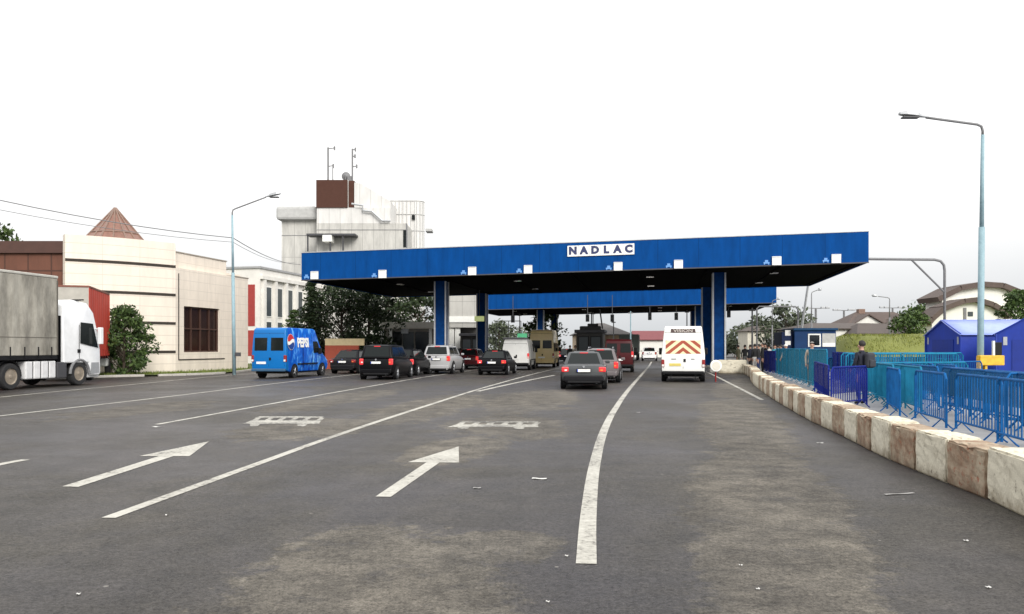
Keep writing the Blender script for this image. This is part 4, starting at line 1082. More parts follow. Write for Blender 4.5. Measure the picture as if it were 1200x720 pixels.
t = thing('satellite_dish', 'small dish cluster between the two rooftop masts', 'antenna', (bearing(405, 95), 95, elev(211, 91.9)))
m = MB(); m.lathe([(.08, 0), (.5, .18), (.52, .2)], (0, 0, 1.1), 'y', 14); m.build('dish', M['pole_grey'], t, fix=False)
m = MB(); m.tube([(0, 0, 0), (0, 0, 1.2)], .07, 6); m.box((.5, 0, .6), (.5, .4, .9)); m.build('bracket', M['pole_grey'], t)

def low_building():
    d = 72
    t = thing('service_building', 'low building with white roof band under the canopy left side', 'building', (0, 0, 0))
    x0, x1 = bearing(446, d), bearing(513, d)
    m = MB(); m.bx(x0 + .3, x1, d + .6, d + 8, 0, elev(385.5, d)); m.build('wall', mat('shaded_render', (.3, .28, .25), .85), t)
    m = MB(); m.bx(x0, x1 + .2, d, d + 8.2, elev(385.3, d), elev(377.5, d)); m.build('roof_band', mat('cream_roof_band', (.58, .55, .48), .7), t)
    for a, b, mm in ((459, 470, M['glass']), (471, 484, M['glass_grey']), (486, 503, M['glass'])):
        m = MB(); m.bx(bearing(a, d), bearing(b, d), d + .5, d + .598, .3, elev(389, d)); m.build('window', mm, t)
    for px in (447.5, 457.5, 504):
        m = MB(); m.bx(bearing(px, d) - .12, bearing(px, d) + .12, d + .1, d + .35, 0, elev(385.5, d)); m.build('post', M['white_sheet'], t)
    m = MB(); m.bx(bearing(470, d), bearing(478, d), d + .1, d + .49, elev(391, d), elev(385.6, d)); m.build('air_conditioner', M['trim'], t)
low_building()
def annex():
    d = 78
    t = thing('annex_building', 'grey and white panelled annex between the left columns', 'building', (0, 0, 0))
    x0, x1 = bearing(526, d), bearing(558, d)
    m = MB(); m.bx(x0, x1, d, d + 9, elev(384, d), elev(340, d)); m.build('upper_wall', panel_mat('annex_panels', (.42, .41, .38), 1.2, 2.0, var=.1), t)
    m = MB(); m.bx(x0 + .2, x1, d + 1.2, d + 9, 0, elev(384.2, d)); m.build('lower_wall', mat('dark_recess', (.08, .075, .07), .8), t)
    m = MB(); m.bx(x0, x1 + 1, d - .1, d - .002, elev(378, d), elev(371, d)); m.build('white_band', M['white_sheet'], t)
    m = MB()
    for px in (529, 536): m.bx(bearing(px, d) - .25, bearing(px, d) + .25, d + .2, d + .7, 0, elev(384.2, d))
    m.build('pillar', M['white_sheet'], t)
    for a, b in ((542, 551), (553, 563)):
        m = MB(); m.bx(bearing(a, d), bearing(b, d), d + 1.0, d + 1.19, .8, 2.6); m.build('notice_panel', mat('pale_notice', (.5, .5, .48), .6), t)
annex()
t = thing('hoarding', 'low cream wall with a red lower board behind the dark saloon', 'wall', (bearing(403, 60), 60, 0))
m = MB(); m.bx(-1.4, 1.5, 0, .2, 1.75, 2.25); m.build('upper_board', mat('cream_board', (.58, .48, .28), .7), t)
m = MB(); m.bx(-.55, 1.1, -.02, .2, .3, 1.748); m.bx(-1.4, -.56, 0, .2, 0, 1.748, ); m.build('red_board', mat('dull_red_board', (.32, .06, .03), .7), t)

# ------------------------------------------------------------------ booths, signals, far gatehouses
def booth(label, px, d, w, h, m_, lit=None, group='passport booths'):
    t = thing('booth', label, 'booth', (bearing(px, d), d, .005), YAW, group)
    m = MB(); m.bx(-w / 2 - .3, w / 2 + .3, -2.2, 4.2, 0, .17); m.build('island', M['kerb'], t, bevel=.02)
    m = MB(); m.bx(-w / 2, w / 2, 0, 2.6, .172, h - .25); m.build('cabin', m_, t, bevel=.02)
    m = MB(); m.bx(-w / 2 - .15, w / 2 + .15, -.25, 2.85, h - .248, h); m.build('roof', M['pole_dark'], t, bevel=.03)
    for a, b in ((-w / 2 + .12, -.06), (.06, w / 2 - .12)):
        m = MB(); m.bx(a, b, -.03, 0, 1.1, h - .5); f = m.build('window', M['black'], t)
        m = MB(); m.bx(a + .06, b - .06, -.045, -.031, 1.16, h - .56); m.build('pane', M['glass_grey'] if lit is None else lit, f)
    return t
drk = mat('dark_booth_panel', (.03, .028, .026), .6)
booth('dark passport booth with two grey windows left of the middle lane', 691, 62, 2.0, 2.95, drk)
booth('dark passport booth behind the dark red hatchback', 553, 76, 2.1, 2.9, drk)
booth('dark passport booth left of the yellow minibus, deep under the canopies', 602, 82, 1.8, 2.6, drk)
booth('dark passport booth right of the white chevron van beyond the column', 838, 72, 1.8, 2.7, drk)
t = thing('light_box', 'small glowing yellow green sign box above the left booth', 'sign', (bearing(562, 63), 62.5, elev(374, 63)))
m = MB(); m.box((0, 0, 0), (.75, .2, .4)); m.build('box', mat('lit_sign', (.45, .5, .2), .5, emit=(.8, .9, .4), estr=.2), t, bevel=.02)
m = MB(); m.tube([(0, .08, .25), (0, .08, 2.2)], .04, 6); m.build('hanger', M['pole_dark'], t)
t = thing('roof_ornament', 'dark rooftop gear cluster on the booth beside the middle lane', 'roof unit', (bearing(692, 63), 63.2, 2.951))
m = MB(); m.box((0, 0, .15), (1.6, .8, .3)); m.box((.2, 0, .4), (.8, .6, .2)); m.build('housing', drk, t, bevel=.05)
m = MB(); m.tube([(.1, 0, .4), (.1, 0, 1.3)], .05, 6); m.tube([(.95, 0, .1), (.75, 0, 1.6)], .06, 6); m.build('stub_pipe', M['pole_dark'], t)
dsig = 91
for px, py, lab in [(688.5, 373, 'black hanging lane signal above the passport booth'), (717.5, 373, 'black hanging lane signal above the dark red minibus'), (761.5, 371, 'black hanging lane signal over the open lane, left of the chevron van'), (792.5, 371, 'black hanging lane signal just over the chevron van'), (854, 368, 'black hanging lane signal right of the blue column'), (601, 374, 'black hanging lane signal over the white low-roof van')]:
    t = thing('lane_signal', lab, 'traffic light', (bearing(px, dsig), dsig, elev(py, dsig)), YAW, 'lane signals hanging under the second canopy')
    m = MB(); m.box((0, 0, 0), (.4, .28, .82)); m.build('housing', M['black'], t, bevel=.03)
    m = MB(); m.tube([(0, .05, .4), (0, .05, 2.6)], .04, 6); m.build('hanger', M['pole_dark'], t)
    m = MB(); m.lathe([(.11, -.15), (.11, -.12)], (0, 0, .18), 'y', 12); m.build('lens', M['glass'], t)
    m = MB(); m.lathe([(.11, -.15), (.11, -.12)], (0, 0, -.18), 'y', 12); m.build('lens', M['glass'], t)

def gable_house(name, label, x, y, z, w, dp, eave, ridge, rz, wallm, roofm, hip=0., group=None, over=.4, wins=0):
    t = thing(name, label, 'house', (x, y, z), rz, group)
    m = MB(); m.bx(-w / 2, w / 2, 0, dp, -2.5, eave); wl = m.build('wall', wallm, t)
    m = MB(); a, b = w / 2 + over, dp + over
    vs = [(-a, -over, eave), (a, -over, eave), (a, b, eave), (-a, b, eave), (-a + hip, dp / 2, ridge), (a - hip, dp / 2, ridge)]
    vs2 = [(p[0], p[1], p[2] - .12) for p in vs[:4]]
    m.add(vs + vs2, [(0, 1, 5, 4), (2, 3, 4, 5), (1, 2, 5), (3, 0, 4), (9, 8, 7, 6), (6, 7, 1, 0), (7, 8, 2, 1), (8, 9, 3, 2), (9, 6, 0, 3)])
    m.build('roof', roofm, t)
    for k in range(wins):
        xx = -w / 2 + (k + .5) * w / wins
        m = MB(); m.bx(xx - .5, xx + .5, -.04, 0, eave - 1.9, eave - .6); f = m.build('window', M['white_sheet'], t)
        m = MB(); m.bx(xx - .42, xx + .42, -.055, -.041, eave - 1.82, eave - .68); m.build('pane', M['glass'], f)
    return t
roof_b = panel_mat('brown_roof_tiles', (.085, .06, .05), 0, .16, gap=.03, line=.7, var=.18)
roof_g = panel_mat('dark_grey_brown_tiles', (.075, .058, .05), 0, .16, gap=.03, line=.7, var=.18)
hw = mat('white_house_render', (.72, .71, .66), .85, var=.06)
# long low roofs
d = 92
t = gable_house('house', 'long low house with dark roof and white wall behind the blue kiosk', bearing(1006, d), d, 0, 11.5, 9, elev(385, d), elev(377.5, d), R(4), hw, roof_g, hip=2.5)
d = 98
t = gable_house('house', 'broad house with steep brown roof and small white dormers', bearing(1049, d), d, 0, 12.5, 11, elev(390, d), elev(363.5, d), R(0), hw, roof_b, hip=4.2)
for px in (1024, 1065):
    m = MB(); xx = bearing(px, d) - bearing(1049, d); w_ = 1.5
    m.add([(xx - w_ * 1.1, 1.5, elev(379, d)), (xx + w_ * 1.1, 1.5, elev(379, d)), (xx, 1.5, elev(371.5, d) + .2), (xx - w_ * 1.1, 5.5, elev(379, d)), (xx + w_ * 1.1, 5.5, elev(379, d)), (xx, 5.5, elev(371.5, d) + .2)], [(0, 1, 2), (5, 4, 3), (0, 3, 4, 1), (1, 4, 5, 2), (2, 5, 3, 0)])
    dm = m.build('dormer', hw, t)
    m = MB()
    for s_ in (-1, 1):
        m.add([(xx, 1.2, elev(371, d) + .35), (xx + s_ * w_ * 1.35, 1.2, elev(379, d) - .05), (xx + s_ * w_ * 1.35, 5.5, elev(379, d) - .05), (xx, 5.5, elev(371, d) + .35),
               (xx, 1.2, elev(371, d) + .22), (xx + s_ * w_ * 1.35, 1.2, elev(379, d) - .18), (xx + s_ * w_ * 1.35, 5.5, elev(379, d) - .18), (xx, 5.5, elev(371, d) + .22)],
              [(0, 1, 2, 3), (7, 6, 5, 4), (0, 4, 5, 1), (1, 5, 6, 2), (2, 6, 7, 3), (3, 7, 4, 0)])
    m.build('dormer_roof', roof_b, dm)
m = MB(); m.bx(-2.2, -1.4, 5.1, 5.9, elev(366, d), elev(360, d)); m.build('chimney', mat('chimney_brick', (.2, .13, .1), .9), t)
d = 88
gable_house('house', 'low annexe with long grey brown roof beside the round bush', bearing(1065, d), d, 0, 10.5, 7, elev(391, d), elev(378, d), R(-3), hw, roof_g, hip=1.5)

# white house with rounded gambrel roof
def white_house():
    d = 84
    t = thing('white_house', 'white gabled house with curved brown roofs beyond the blue tents', 'house', (0, 0, 0))
    def face(pts, dd, deep, name, m_):
        a = [(bearing(p, dd), elev(q, dd)) for p, q in pts]; n = len(a); m = MB()
        m.add([(x, dd, z) for x, z in a] + [(x, dd + deep, z) for x, z in a], [tuple(range(n)), tuple(range(2 * n - 1, n - 1, -1))] + [(i, (i + 1) % n, n + (i + 1) % n, n + i) for i in range(n)])
        return m.build(name, m_, t)
    def roofband(pts, th, dd, deep, name='roof'):
        a = [Vector((bearing(p, dd), elev(q, dd))) for p, q in pts]; m = MB()
        for i in range(len(a) - 1):
            p, q = a[i], a[i + 1]; n = Vector((-(q.y - p.y), q.x - p.x)).normalized() * th
            m.hexa([(p.x, dd - .6, p.y), (q.x, dd - .6, q.y), (q.x, dd + deep, q.y), (p.x, dd + deep, p.y)], [(p.x + n.x, dd - .6, p.y + n.y), (q.x + n.x, dd - .6, q.y + n.y), (q.x + n.x, dd + deep, q.y + n.y), (p.x + n.x, dd + deep, p.y + n.y)])
        return m.build(name, roof_b, t)
    # tall rear part
    top = [(1104, 351), (1124, 341), (1148, 336.5), (1172, 338), (1192, 346), (1212, 356)]
    face([(1104, 420)] + top + [(1212, 420)], 88, 3.5, 'wall', hw)
    roofband([(p, q) for p, q in [(1098, 354)] + top + [(1222, 361)]], .55, 88, 4)
    m = MB()
    a = [(bearing(p, 88), elev(q, 88)) for p, q in [(1112, 346.5), (1148, 333.5), (1200, 340), (1222, 350)]]
    b = [(bearing(p, 100), elev(q, 100)) for p, q in [(1130, 345), (1150, 334), (1190, 337), (1215, 350)]]
    # front, lower part with its own curved roof
    low = [(1092, 376), (1105, 364.5), (1128, 356), (1142, 354.5), (1160, 360), (1176, 370)]
    face([(1092, 420)] + low + [(1176, 420)], 84, 4, 'wall', hw)
    roofband([(p, q) for p, q in [(1088, 381)] + low + [(1181, 374)]], .5, 84, 2.5)
    m = MB(); m.bx(bearing(1129, 84), bearing(1132, 84), 83.9, 83.998, elev(376, 84), elev(361, 84)); m.build('drainpipe', M['pole_grey'], t)
    m = MB(); m.bx(bearing(1134, 84), bearing(1140, 84), 83.95, 83.998, elev(371, 84), elev(365.5, 84)); m.build('window', M['glass_grey'], t)
white_house()
d = 120
t = thing('gatehouse', 'pale cream far gatehouse with a dark hipped roof right of the column', 'building', (bearing(899, d), d, 0))
m = MB(); m.bx(-2.9, 2.9, 0, 5, 0, elev(388, d)); m.build('wall', mat('cream_render', (.58, .55, .46), .8), t)
m = MB(); m.bx(-.2, 2.0, -.05, 0, 1.2, 3.0); m.build('window', M['trim'], t)
m = MB(); a = 3.3; m.hexa([(-a, -.5, elev(388, d)), (a, -.5, elev(388, d)), (a, 5.5, elev(388, d)), (-a, 5.5, elev(388, d))], [(-1.6, 2, elev(382, d)), (.6, 2, elev(382, d)), (.6, 3, elev(382, d)), (-1.6, 3, elev(382, d))]); m.build('roof', roof_g, t)
d = 128
gable_house('far_building', 'far low white building with a maroon roof beyond the open lane', bearing(768, d), d, 0, 6.5, 6, elev(398, d), elev(387.5, d), R(0), hw, mat('maroon_roof', (.17, .05, .055), .8), hip=.4)
d = 112
gable_house('far_building', 'far house with a grey pyramid roof behind the passport booth', bearing(707, d), d, 0, 7.5, 7, elev(392, d), elev(378, d), R(0), mat('warm_render', (.55, .42, .28), .8), mat('grey_roof', (.13, .12, .115), .85), hip=3.6)
d = 100
t = thing('tank_lorry', 'green sided container lorry at the far booths', 'lorry', (bearing(737, d), d, 0), R(-10))
m = MB(); m.bx(-1.2, 1.2, 0, 7, 1.0, 3.2); m.build('box', mat('grey_green_box', (.07, .085, .075), .6), t, bevel=.05)
m = MB(); m.bx(-1.0, 1.0, .2, 8.5, .6, .99); m.build('chassis', M['black'], t)
m = MB(); m.bx(-1.1, 1.1, 7.2, 9, .7, 2.7); m.build('cab', M['white_paint'], t, bevel=.1)
for yy in (1.2, 7.9):
    for sx in (-1, 1): wheel(t, sx * 1.0, yy, .48, .28, dust, sx)

# ------------------------------------------------------------------ poles, lamps, gantries
def lamp_post(label, px, d, pytop, arm, pole, head_len=1.0, r=.11, lean=0., base=None, cat='street lamp', group='pale blue street lamps', rise=.35, base_z=0., pole_split=.62, headm=None):
    x = bearing(px, d)
    t = thing('street_lamp', label, cat, (x, d, base_z), 0, group)
    H = elev(pytop, d) - base_z; s = 1 if arm > 0 else -1
    m = MB(); m.tube([(0, 0, 0), (lean * pole_split, 0, H * pole_split)], [r * 1.05, r * .92], 10); m.tube([(lean * pole_split, 0, H * pole_split - .02), (lean * .97, 0, H * .97)], [r * .7, r * .55], 10); m.build('pole', pole, t, smooth=True)
    m = MB(); al = abs(arm)
    pts = [(lean * .96, 0, H * .965), (lean * .98, 0, H * .985), (lean + s * .05, 0, H + .02), (lean + s * .2, 0, H + .09)] + [(lean + s * (.2 + (al - .2) * k / 4), 0, H + .09 + (rise - .09) * k / 4) for k in range(1, 5)]
    m.tube(pts, r * .42, 8); m.build('arm', M['pole_grey'] if pole is not M['pole_dark'] else pole, t, smooth=True)
    a = math.atan2(rise, al); bx0 = lean + s * al
    h = MB(); L = head_len
    secs = [(-.05, .05, .04), (.2, .1, .06), (.35 * L, .16, .1), (.75 * L, .17, .11), (L, .09, .06)]
    vs = []
    for u, w_, hh in secs:
        zz = rise + H + u * math.sin(a) * .6
        vs += [(bx0 + s * u, -w_, zz), (bx0 + s * u, w_, zz), (bx0 + s * u, w_ * .7, zz + hh * 1.5), (bx0 + s * u, -w_ * .7, zz + hh * 1.5)]
    fs = []
    for i in range(len(secs) - 1):
        for k in range(4): fs.append((i * 4 + k, i * 4 + (k + 1) % 4, (i + 1) * 4 + (k + 1) % 4, (i + 1) * 4 + k))
    fs += [(0, 1, 2, 3), (19, 18, 17, 16)]
    h.add(vs, fs); hd = h.build('lamp_head', headm or M['steel'], t, bevel=.02)
    m = MB(); m.box((bx0 + s * L * .58, 0, rise + H + .0), (L * .6, .26, .05)); m.build('lamp_glass', M['pole_dark'], hd)
    return t
t = lamp_post('tall pale blue street lamp behind the fences at the right', 1148.5, 30, 149, -2.1, M['pole_blue'], head_len=1.0, r=.115, lean=.1, rise=.35)
br = mat('worn_yellow_paint', (.6, .36, .02), .55, var=.25, scale=6)
x = bearing(1148, 30)
t = thing('yellow_bracket', 'yellow box bracket clamped to the foot of the right street lamp', 'bracket', (x, 29.8, 0))
m = MB(); m.bx(-.17, -.08, -.07, .12, .4, 1.3); m.bx(.06, .14, -.05, .1, .4, 1.3); m.build('clamp', br, t)
m = MB(); m.bx(-.16, .74, -.12, .12, .95, 1.32); m.build('box', br, t, bevel=.03)
m = MB(); m.bx(.42, .68, -.06, .06, 1.322, 1.8); m.build('dark_panel', M['black'], t, bevel=.02)
m = MB(); m.bx(.36, .42, -.05, .05, 1.322, 1.85); m.build('white_edge', M['white_sheet'], t)
t = lamp_post('pale blue street lamp in front of the stone hall wing', 274.5, 47, 246.5, 1.95, M['pole_blue'], head_len=.85, r=.1, lean=-.12, rise=.75)
t = thing('meter_box', 'small dark box on the left street lamp near its foot', 'box', (bearing(277, 47), 46.9, 1.15))
m = MB(); m.box((.12, 0, .05), (.3, .2, .22)); m.build('housing', M['pole_dark'], t, bevel=.02)
lamp_post('slim grey street lamp on the grass bank before the brown roofed house', 1042.5, 78, 350, -1.1, M['pole_grey'], head_len=.6, r=.09, group='slim lamps behind the bank', rise=.2, base_z=1.5)
lamp_post('slim grey street lamp standing behind the blue kiosk', 951, 70, 343, .5, M['pole_grey'], head_len=.35, r=.08, group='slim lamps behind the bank', rise=.2)
lamp_post('slim grey street lamp between the second canopy and the far gatehouse', 905, 75, 353, .4, M['pole_grey'], head_len=.3, r=.07, group='slim lamps behind the bank', rise=.15)

def floodlight(label, px, d, pytop, half):
    t = thing('floodlight_mast', label, 'light mast', (bearing(px, d), d, 0), 0, 'T shaped light masts far behind')
    H = elev(pytop, d); m = MB(); m.tube([(0, 0, 0), (0, 0, H)], [.22, .15], 6); m.build('pole', M['pole_grey'], t)
    m = MB(); m.tube([(-half, 0, H), (half, 0, H)], .06, 5); m.build('crossbar', M['pole_grey'], t)
    for s_ in (-1, -.6, .6, 1):
        m = MB(); m.box((s_ * half, -.1, H + .1), (.6, .4, .3)); m.build('floodlight', M['steel'], t, bevel=.03)
floodlight('T shaped light mast behind the left part of the blue kiosk', 956, 120, 361.5, 1.7)
floodlight('T shaped light mast behind the right edge of the blue kiosk', 989, 130, 364, 1.5)
floodlight('small T shaped light mast left of the brown roofed house', 1007, 150, 372, 1.2)
floodlight('T shaped light mast rising over the brown roofed house', 1046, 140, 361, 2.0)

d = 52
t = thing('gantry_arm', 'curved steel mast with long horizontal arm and brace behind the blue tents', 'gantry', (bearing(1107, d), d, 0))
H = elev(304.5, d); m = MB()
m.tube([(0, 0, 0), (0, 0, H - .7), (-.05, 0, H - .35), (-.25, 0, H - .1), (-.65, 0, H)] + [(-.65 - k, 0, H + .01 * k) for k in range(1, 8)], .085, 8); m.build('mast', M['pole_grey'], t, smooth=True)
m = MB(); m.tube([(0, 0, elev(343, d)), (bearing(1068, d) - bearing(1107, d), 0, H)], .06, 6); m.build('brace', M['pole_grey'], t)
m = MB(); m.tube([(.0, 0, 0), (0, 0, .05)], .3, 8); m.build('base_plate', M['pole_grey'], t)
d = 70
t = thing('height_gantry', 'steel pipe height frame left of the blue kiosk', 'gantry', (bearing(911, d), d, 0))
H = elev(359.5, d); a = bearing(935, d) - bearing(911, d); m = MB()
m.tube([(-a, 0, 0), (-a, 0, H - .2), (-a + .2, 0, H), (a - .2, 0, H), (a, 0, H - .25), (a, 0, 0)], .07, 6); m.build('frame', M['pole_grey'], t)
m = MB(); m.box((a, -.1, H - .7), (.14, .1, .7)); m.build('signal', M['pole_dark'], t)
t = thing('leaning_pole', 'pale leaning pole rising from behind the blue kiosk to the canopy corner', 'pole', (bearing(935, 66), 66, 0))
m = MB(); zt = elev(334, 66); m.tube([(-.15, 0, 0), (bearing(947, 66) - bearing(935, 66), 0, zt)], [.11, .09], 6); m.build('shaft', M['steel'], t)
for px, d, py, lab in [(881.5, 66, 361, 'thin grey pole just left of the far gatehouse'), (739, 90, 365, 'pale blue pole beyond the open lane behind the middle booths'), (695, 95, 366, 'thin grey pole over the passport booth'), (805, 95, 364, 'thin grey pole behind the chevron van roof'), (609, 100, 368, 'thin grey pole left of the yellow minibus'), (719, 98, 376, 'short grey pole over the dark red minibus')]:
    t = thing('pole', lab, 'pole', (bearing(px, d), d, 0), 0, 'thin poles beyond the canopies')
    m = MB(); m.tube([(0, 0, 0), (0, 0, elev(py, d))], [.09, .06], 6); m.build('shaft', M['pole_blue'] if px == 739 else M['pole_grey'], t)
    m = MB(); m.box((0, 0, elev(py, d) - .2), (.5, .1, .12)); m.build('bracket', M['pole_grey'], t)
# traffic frames far left under the canopy
t = thing('scaffold_frame', 'thin steel frame seen over the white low-roof van', 'frame', (bearing(596, 105), 105, 0))
m = MB()
for a in (-1.6, 0, 1.6): m.tube([(a, 0, 0), (a, 0, 5)], .05, 5)
for z in (3.2, 4.1, 5.0): m.tube([(-1.6, 0, z), (1.6, 0, z)], .05, 5)
m.build('frame', M['pole_grey'], t)
t = thing('green_sign', 'small green and white sign board over the white low-roof van', 'sign', (bearing(612, 92), 92, 0))
m = MB(); m.bx(-.55, .55, 0, .06, elev(398, 92), elev(391, 92)); m.build('board', mat('sign_green', (.05, .32, .15), .5), t)
m = MB(); m.bx(-.55, .55, -.012, -.001, elev(397, 92), elev(396, 92)); m.build('stripe', M['white_sheet'], t)
m = MB(); m.tube([(0, .1, 0), (0, .1, elev(388, 92))], .05, 6); m.build('post', M['pole_blue'], t)

def cable(name, lab, pts, r=.018, sag=.4):
    m = MB(); out = []
    for i in range(len(pts) - 1):
        a, b = Vector(pts[i]), Vector(pts[i + 1])
        for k in range(10):
            f = k / 10; p = a.lerp(b, f); p.z -= sag * 4 * f * (1 - f); out.append(tuple(p))
    out.append(pts[-1]); m.tube(out, r, 5)
    tag(m.build(name, M['pole_grey'], None), lab, 'cable', 'overhead cables at the left')
lx, ly = bearing(273, 47), 47
cable('overhead_cable', 'upper overhead cable passing before the pyramid roof to the left lamp', [(bearing(-160, 36), 36, elev(196, 36)), (lx, ly, elev(279, 47)), (bearing(352, 80), 80, elev(310, 80))], .026)
cable('overhead_cable', 'lower overhead cable just under the upper one at the left lamp', [(bearing(-160, 36), 36, elev(211, 36)), (lx, ly, elev(284, 47)), (bearing(345, 80), 80, elev(308, 80))], .016)

# ------------------------------------------------------------------ concrete block row
def block_mat(name, base, stain, lo, hi, rust):
    m, nt, b = nodes_of(name); L_ = nt.links
    b.inputs['Roughness'].default_value = .9
    tc = nt.nodes.new('ShaderNodeTexCoord'); oi = nt.nodes.new('ShaderNodeObjectInfo')
    ad = nt.nodes.new('ShaderNodeVectorMath'); ad.operation = 'ADD'
    mu = nt.nodes.new('ShaderNodeMath'); mu.operation = 'MULTIPLY'; mu.inputs[1].default_value = 61.; L_.new(oi.outputs['Random'], mu.inputs[0])
    L_.new(tc.outputs['Object'], ad.inputs[0]); L_.new(mu.outputs[0], ad.inputs[1])
    def noise(s, d=8, r=.7):
        n = nt.nodes.new('ShaderNodeTexNoise'); n.inputs['Scale'].default_value = s; n.inputs['Detail'].default_value = d; n.inputs['Roughness'].default_value = r
        L_.new(ad.outputs[0], n.inputs['Vector']); return n.outputs['Fac']
    def ramp(v, p0, p1, c0, c1):
        r = nt.nodes.new('ShaderNodeValToRGB'); r.color_ramp.elements[0].position = p0; r.color_ramp.elements[1].position = p1
        r.color_ramp.elements[0].color = (*c0, 1); r.color_ramp.elements[1].color = (*c1, 1); L_.new(v, r.inputs['Fac']); return r.outputs['Color']
    c = ramp(noise(3.2), lo, hi, stain, base)
    mx = nt.nodes.new('ShaderNodeMix'); mx.data_type = 'RGBA'; L_.new(ramp(noise(11, 5), .60, .66, (0, 0, 0), (.75, .75, .75)), mx.inputs[0]); L_.new(c, mx.inputs[6]); mx.inputs[7].default_value = (*rust, 1)
    # splash dirt along the foot of the block
    sep = nt.nodes.new('ShaderNodeSeparateXYZ'); L_.new(tc.outputs['Object'], sep.inputs[0])
    mr = nt.nodes.new('ShaderNodeMath'); mr.operation = 'ADD'; L_.new(sep.outputs[2], mr.inputs[0])
    nn = nt.nodes.new('ShaderNodeMath'); nn.operation = 'MULTIPLY'; nn.inputs[1].default_value = .35; L_.new(noise(6), nn.inputs[0]); L_.new(nn.outputs[0], mr.inputs[1])
    dirt = ramp(mr.outputs[0], .16, .34, (.42, .38, .33), (1, 1, 1))
    m2 = nt.nodes.new('ShaderNodeMix'); m2.data_type = 'RGBA'; m2.blend_type = 'MULTIPLY'; m2.inputs[0].default_value = 1; L_.new(mx.outputs[2], m2.inputs[6]); L_.new(dirt, m2.inputs[7])
    L_.new(m2.outputs[2], b.inputs['Base Color'])
    bp = nt.nodes.new('ShaderNodeBump'); bp.inputs['Strength'].default_value = .6; bp.inputs['Distance'].default_value = .02; L_.new(noise(16), bp.inputs['Height']); L_.new(bp.outputs['Normal'], b.inputs['Normal'])
    return m
blk_cream = block_mat('cream_painted_concrete', (.62, .575, .46), (.36, .32, .24), .28, .5, (.10, .08, .055))
blk_brown = block_mat('rust_brown_concrete', (.40, .33, .24), (.235, .145, .09), .38, .62, (.26, .065, .025))
def block_mesh(seed):
    random.seed(seed); bm = bmesh.new(); bmesh.ops.create_cube(bm, size=1)
    bmesh.ops.scale(bm, vec=(.42, .99, .54), verts=bm.verts); bmesh.ops.translate(bm, vec=(0, 0, .27), verts=bm.verts)
    bmesh.ops.bevel(bm, geom=bm.edges[:], offset=.022, segments=2, affect='EDGES')
    bmesh.ops.subdivide_edges(bm, edges=[e for e in bm.edges if e.calc_length() > .2], cuts=7, use_grid_fill=True)
    for v_ in bm.verts:
        k = .006 if v_.co.z > .03 else 0
        if v_.co.z > .46 and random.random() < .2: k = .03
        v_.co += Vector((random.uniform(-k, k), random.uniform(-k, k), -abs(random.uniform(0, k))))
    me = bpy.data.meshes.new('concrete_block'); bm.to_mesh(me); bm.free(); return me
meshes = {}
for s_ in range(4):
    for nm, mm in (('c', blk_cream), ('b', blk_brown)):
        me = block_mesh(s_); me.materials.append(mm); meshes[(nm, s_)] = me
random.seed(5)
# walk along the row; 1 m blocks; the joint at (5.02,8.6)-(5.14,9.56) bounds the brown block seen at columns 1109-1157
def along(pts):
    P = [Vector(p) for p in pts]; cum = [0]
    for i in range(len(P) - 1): cum.append(cum[-1] + (P[i + 1] - P[i]).length)
    return P, cum
P, cum = along([(q.x, q.y) for q in blk])
def at_s(s):
    for i in range(len(P) - 1):
        if cum[i + 1] >= s: return P[i].lerp(P[i + 1], (s - cum[i]) / (cum[i + 1] - cum[i]))
    return P[-1]
s_ref = min(range(len(P)), key=lambda i: (P[i] - Vector((5.02, 8.6))).length); s_ref = cum[s_ref]
s = s_ref - 3.0; idx = 0
lab_near = {2: 'cream concrete block cut by the right edge of the picture, nearest in the row', 3: 'nearest rust brown concrete block, next to the cream one at the right edge',
            4: 'cream concrete block behind the nearest rust brown one', 5: 'second rust brown concrete block from the right edge', 6: 'cream concrete block beyond the second rust brown one', 7: 'third rust brown concrete block from the right edge'}
while s < cum[-1] - 1.0:
    a, b = at_s(s), at_s(s + 1.0); c = (a + b) / 2; dr = (b - a)
    nrm = Vector((dr.y, -dr.x)).normalized()
    kind = 'c' if idx % 2 == 0 else 'b'
    if idx > 12 and random.random() < .35: kind = 'c'
    o = bpy.data.objects.new('concrete_block', meshes[(kind, idx % 4)]); col.objects.link(o)
    o.location = (c.x + nrm.x * .21, c.y + nrm.y * .21, .004); o.rotation_euler.z = math.atan2(dr.y, dr.x) - math.pi / 2 + random.uniform(-.03, .03)
    o.scale = (1, random.uniform(.965, .995), random.uniform(.96, 1.05))
    lb = lab_near.get(idx) or ('cream painted concrete block farther along the row edging the lane' if kind == 'c' else 'rust brown concrete block farther along the row edging the lane')
    tag(o, lb, 'concrete block', 'cream blocks in the roadside row' if kind == 'c' else 'rust brown blocks in the roadside row')
    s += 1.0; idx += 1
# return block and white drum at the column foot
x, y = ground(857, 434); 
o = bpy.data.objects.new('concrete_block', meshes[('c', 1)]); col.objects.link(o); o.location = (bearing(858, 50), 50, 0); o.rotation_euler.z = R(80); o.scale = (1.1, 1.7, 1.55)
tag(o, 'cream concrete block set crosswise at the foot of the blue column', 'concrete block')
t = thing('round_sign', 'round white disc leaning at the foot of the blue right column', 'sign', (bearing(839, 37.8), 37.8, 0))
m = MB(); m.lathe([(.01, -.04), (.25, -.04), (.28, 0), (.25, .04), (.01, .04)], (0, 0, .74), 'y', 24); m.build('disc', M['white_sheet'], t)
m = MB(); m.lathe([(.2, -.05), (.2, -.042)], (0, 0, .74), 'y', 24); m.build('centre', mat('faded_cream_disc', (.6, .57, .5), .6), t)
m = MB(); m.tube([(0, .06, 0), (0, .06, .7)], .035, 8); m.build('post', M['lamp_off'], t)

